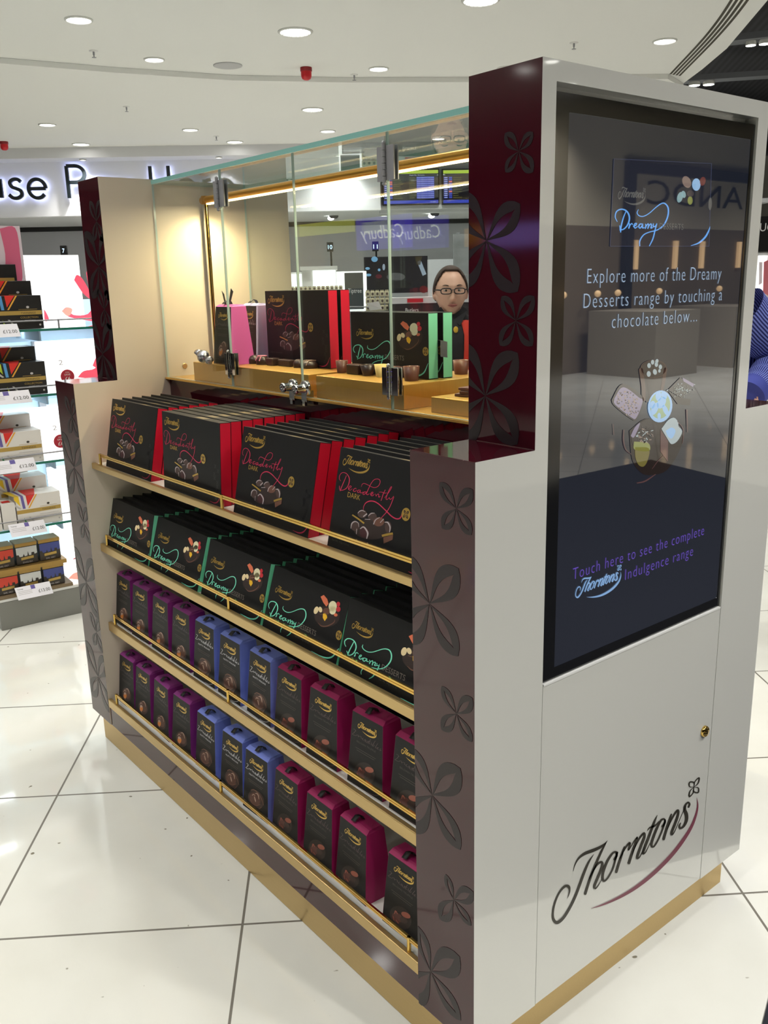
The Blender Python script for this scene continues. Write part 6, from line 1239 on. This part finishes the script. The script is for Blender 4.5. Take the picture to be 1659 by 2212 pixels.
limb(m, [(.13, .012, 1.30*k, .062), (.185, .012, 1.265*k, .060), (.205, .02, 1.19*k, .056)]); limb(m, [(-.13, .012, 1.30*k, .062), (-.185, .012, 1.265*k, .060), (-.205, .02, 1.19*k, .056)])
for s in (-1, 1): m.add([(s*.004, -.062, 1.325*k), (s*.052, -.048, 1.385*k), (s*.075, -.05, 1.365*k), (s*.035, -.088, 1.295*k), (s*.006, -.066, 1.322*k), (s*.054, -.052, 1.389*k), (s*.078, -.056, 1.368*k), (s*.036, -.094, 1.294*k)], [(0, 1, 2, 3), (4, 7, 6, 5), (0, 3, 7, 4), (2, 1, 5, 6)], 0)
kid('black_top', m, [mat('cloth_black', (30, 27, 32), .85)])
m = torso_shell([(.84*k, .198, .150, .004), (.95*k, .192, .142, .004), (1.06*k, .174, .130, .004), (1.17*k, .190, .140, .004), (1.25*k, .196, .134, .006), (1.305*k, .165, .102, .014), (1.335*k, .098, .076, .022)], gap=.28)
for s, el, wr in ((1, J['lel'][0], J['lwr'][0]), (-1, J['rel'][0], J['rwr'][0])):
    limb(m, [(s*.135, .012, 1.295*k, .070), (s*.190, .012, 1.262*k, .070), (el[0], el[1], el[2], .060), (wr[0]*.5+el[0]*.5, wr[1]*.5+el[1]*.5, wr[2]*.5+el[2]*.5, .053), (wr[0], wr[1], wr[2], .040)])
M_REDC = mat('cardigan_red', (214, 58, 40), .85, noise=.12, nscale=60, bump=.6)
c = kid('red_cardigan', m, [M_REDC]); sd = c.modifiers.new('thick', 'SOLIDIFY'); sd.thickness = .006
m = torso_shell([(.50, .10, .1, 0), (.7*k, .18, .14, 0), (.90*k, .188, .140, 0)])
for s in (-1, 1): limb(m, [(s*.095, 0, .88*k, .100), (s*.10, -.012, .48*k, .074), (s*.10, .018, .10, .062)])
m.v = m.v[123:] if False else m.v; kid('trousers', m, [mat('trouser_black', (24, 24, 28), .8)])
m = MB()
for s in (-1, 1): m.blob((s*.112, -.055, .04), (.048, .125, .042), 0, 14, 8)
kid('shoes', m, [M_BLACK])
m = MB(); m.blob((.012, -.112, 1.275*k), (.012, .006, .016), 0, 10, 8); m.blob((.004, -.110, 1.250*k), (.006, .005, .006), 1, 8, 6); kid('badge', m, [mat('badge_yellow', (226, 180, 60), .4), M_STEEL])
# --- the customer in the striped shirt beyond the kiosk
VS = 3.35
def V3(x, y, v): u, z = Q(x, y, v); return Vector(tuple(K(u, v, z)))
sh = V3(1612, 682, VS); el = V3(1704, 752, VS+.02); wr = V3(1628, 842, VS-.12); mid = V3(1545, 690, VS+.12); at2 = Vector((mid.x, mid.y, 0)); fa2 = math.atan2(GU[1], GU[0])+math.pi*.05
inv = (Matrix.Translation(at2) @ Matrix.Rotation(fa2, 4, 'Z')).inverted(); el_, wr_, sh_ = inv @ el, inv @ wr, inv @ sh
k2 = sh.z/1.30
J2 = skeleton(k2, (.24, .03, 1.05*k2), (.20, -.2, .98*k2), tuple(el_), tuple(wr_), ((-.2, -1, -.1), (0, 0, 1)), (tuple((wr_-el_).normalized()), (0, -.3, 1)))
J2['rsh'] = (tuple(sh_), .055, 'collar')
man, hc2, kid2 = make_person('person', 'person in a blue striped shirt with one bent arm beyond the white kiosk panel', at2, fa2, J2, 1.43*k2+.04, None)
m = MB(); vs = []; keep = []
for i in range(NV+1):
    for q in range(NU): x, y, z = head_point(2*math.pi*q/NU, -math.pi/2+math.pi*i/NV); vs.append((hc2.x+x*1.06, hc2.y+y*1.06+.003, hc2.z+z*1.06+.003))
for i in range(NV):
    for q in range(NU):
        z = math.sin(-math.pi/2+math.pi*(i+.5)/NV); c = math.cos(2*math.pi*(q+.5)/NU)
        if z > (.55 if c > .5 else (-.1 if c > -.2 else -.35)): keep.append((i*NU+q, i*NU+(q+1) % NU, (i+1)*NU+(q+1) % NU, (i+1)*NU+q))
m.add(vs, keep, 0, True); kid2('hair', m, [M_HAIR])
M_STR = bpy.data.materials.new('striped_cotton'); M_STR.use_nodes = True; nt = M_STR.node_tree; b_ = nt.nodes['Principled BSDF']; b_.inputs['Roughness'].default_value = .85
uvn = nt.nodes.new('ShaderNodeUVMap'); mp = nt.nodes.new('ShaderNodeMapping'); wv = nt.nodes.new('ShaderNodeTexWave'); rp = nt.nodes.new('ShaderNodeValToRGB'); wv.inputs['Scale'].default_value = 1.0; wv.inputs['Distortion'].default_value = .6; wv.inputs['Detail Scale'].default_value = .6
mp.inputs['Scale'].default_value = (4.3, 0, 0); rp.color_ramp.elements[0].color = lin((34, 40, 112)); rp.color_ramp.elements[1].color = lin((128, 142, 226)); rp.color_ramp.elements[0].position = .42; rp.color_ramp.elements[1].position = .58
nt.links.new(uvn.outputs[0], mp.inputs[0]); nt.links.new(mp.outputs[0], wv.inputs[0]); nt.links.new(wv.outputs['Fac'], rp.inputs[0]); nt.links.new(rp.outputs[0], b_.inputs['Base Color'])
def striped(m, name, n, fold=0.0):
    o = kid2(name, m, [M_STR]); ul = o.data.uv_layers.new(name='UVMap')
    for p in o.data.polygons:
        for li, vi in zip(p.loop_indices, p.vertices):
            a = (vi % n)/n*4; ul.data[li].uv = (a if a <= 2 else 4-a, 0)
    return o
def sleeve(p0, p1, r0, r1, nr=26, n=32, gather=0.0):
    m = MB(); a, b = Vector(p0), Vector(p1); d = (b-a).normalized(); sx = d.cross(Vector((0, 0, 1))).normalized(); sy = sx.cross(d); rng = random.Random(4); vs = []
    for i in range(nr+1):
        t = i/nr; c = a.lerp(b, t)+Vector((0, 0, -.02*math.sin(math.pi*t)))
        for q in range(n):
            an = 2*math.pi*q/n; r = (r0+(r1-r0)*t)*(1+gather*math.sin(t*34+2*math.sin(an))*.5*(.3+.7*math.sin(math.pi*t))); vs.append(c+sx*r*math.cos(an)+sy*r*math.sin(an))
    m.add(vs, [(i*n+q, i*n+(q+1) % n, (i+1)*n+(q+1) % n, (i+1)*n+q) for i in range(nr) for q in range(n)], 0, True); return m
striped(sleeve(sh_+Vector((-.02, 0, .02)), el_+(el_-sh_)*.12, .098, .088, gather=.05), 'upper_sleeve', 32); striped(sleeve(el_+(el_-wr_)*.05, wr_, .085, .060, gather=.16), 'lower_sleeve', 32)
m = MB(); d = (wr_-el_).normalized(); m.tube([wr_-d*.02, wr_, wr_+d*.03], [.060, .062, .058], 24); kid2('cuff', m, [mat('cuff_blue', (64, 74, 160), .85)])
m = torso_shell([(.86*k2, .19, .14, 0), (1.0*k2, .185, .135, 0), (1.15*k2, .195, .14, 0), (1.26*k2, .195, .125, .006), (1.31*k2, .15, .09, .014), (1.36*k2, .07, .065, .016)], n=31); striped(m, 'shirt_body', 32)
m = MB()
for s in (-1, 1): limb(m, [(s*.095, 0, .90*k2, .105), (s*.10, -.012, .48*k2, .076), (s*.10, .018, .10, .062)])
kid2('trousers', m, [mat('trouser_navy', (30, 34, 52), .8)]); m = MB()
for s in (-1, 1): m.blob((s*.112, -.055, .04), (.048, .125, .042), 0, 14, 8)
kid2('shoes', m, [M_BLACK])
# ================================================================ THINGS BEYOND THE RIGHT EDGE OF THE KIOSK
e = empty('perfume_stand', 'bright white display stand with a pink picture at the right edge behind the striped shirt', 'display stand', K(Q(1660, 700, 5.4)[0], 5.6, 0))
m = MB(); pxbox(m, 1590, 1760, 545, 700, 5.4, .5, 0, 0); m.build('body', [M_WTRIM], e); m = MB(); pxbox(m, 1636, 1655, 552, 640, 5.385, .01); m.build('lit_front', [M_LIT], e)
m = MB(); fq = lambda x, y: tuple(K(Q(x, y, 5.38)[0], 5.38, Q(x, y, 5.38)[1])); m.flat([(1650, 566), (1662, 560), (1662, 640), (1648, 632)], fq, 0); m.flat([(1640, 566), (1647, 566), (1646, 612), (1639, 616)], fq, 1); m.build('picture', [mat('pic_pink', (216, 120, 130), .5), mat('pic_pale', (238, 226, 230), .5)], e)
e = empty('brand_sign', 'black sign with white capitals at the right edge beside the touch screen panel', 'sign', K(Q(1680, 505, 5.35)[0], 5.37, 1.5)); m = MB(); pxbox(m, 1612, 1720, 467, 543, 5.35, .04); m.build('board', [M_BLACK], e)
m = MB(); A = Q(1625, 500, 5.345); B = Q(1690, 497, 5.345); put_text(m, 'GUCCI', lambda x, y: tuple(K(x, 5.345, y)), A[0], B[0], A[1], .048, 0); m.build('lettering', [mat('white_ink', (240, 240, 240), .5)], e)
# ================================================================ BEHIND THE CAMERA (seen mirrored in the glass, lacquer and screen)
e = empty('sweets_bay', 'dark sweets bay with purple and lime header boards mirrored in the glass case', 'display bay', (-8, -6.4, 0))
m = MB(); m.box(-10.6, -4.4, -6.9, -6.06, 0, 1.78); m.build('bay_body', [mat('bay_dark', (40, 22, 26), .6)], e)
m = MB(); m.box(-8.85, -7.78, -6.06, -6.0, 1.86, 2.26); put_text(m, 'Cadbury', lambda x, y: (-x, -5.99, y), 7.86, 8.72, 1.99, .17, 1, .05); m.build('purple_header', [mat('header_purple', (70, 44, 190), .4, emit=1.5, ec=(82, 60, 220)), mat('header_white', (255, 255, 255), .4, emit=2.6)], e)
m = MB(); m.box(-10.3, -8.95, -6.06, -6.0, 2.11, 2.27); m.build('lime_header', [mat('header_lime', (190, 196, 60), .4, emit=2.0)], e)
m = MB(); m.box(-6.12, -5.3, -6.06, -6.0, 1.78, 2.0); m.build('lilac_header', [mat('header_lilac', (150, 140, 240), .4, emit=1.6)], e)
m = MB(); m.box(-6.8, -6.2, -6.06, -6.0, 1.82, 2.02); m.build('amber_header', [mat('header_amber', (210, 150, 20), .4, emit=1.0)], e)
e = empty('boutique', 'pale shop front with black capitals mirrored in the touch screen', 'shop front', (8.3, 13, 0))
m = MB(); m.box(8, 8.5, 9.2, 19, 0, 2.2); m.build('lower_front', [mat('front_brown', (122, 108, 90), .7)], e); m = MB(); m.box(8, 8.5, 9.2, 19, 2.2, 3.93); m.build('sign_band', [mat('front_pale', (196, 186, 164), .7)], e)
m = MB(); m.box(7.9, 8.0, 11.2, 19, 3.0, 3.16); m.box(7.9, 8.0, 11.2, 11.4, 0, 3.0); m.build('dark_frame', [mat('front_frame', (30, 34, 42), .5)], e)
m = MB(); put_text(m, 'ANDC', lambda x, y: (7.985, 15.0-x, y), 0.3, 3.2, 2.56, .38, 0); m.build('lettering', [M_BLACK], e)
m = MB()
for y in (11.5, 12.6, 13.4, 14.6, 15.4): m.box(7.94, 7.99, y, y+.09, 1.55, 2.0)
for y in (9.6, 10.4, 10.9, 12.0, 13.8): m.blob((7.8, y, 1.2), (.05, .05, .05), 0, 10, 8); 
m.build('warm_lamps', [mat('warm_lamp', (255, 214, 160), .5, emit=1.3)], e)
m = MB(); 
for y in (10.2, 12.3, 14.9): m.box(6.6, 7.8, y, y+1.1, 0, .95)
m.build('counters', [mat('counter_grey', (150, 142, 128), .5)], e)
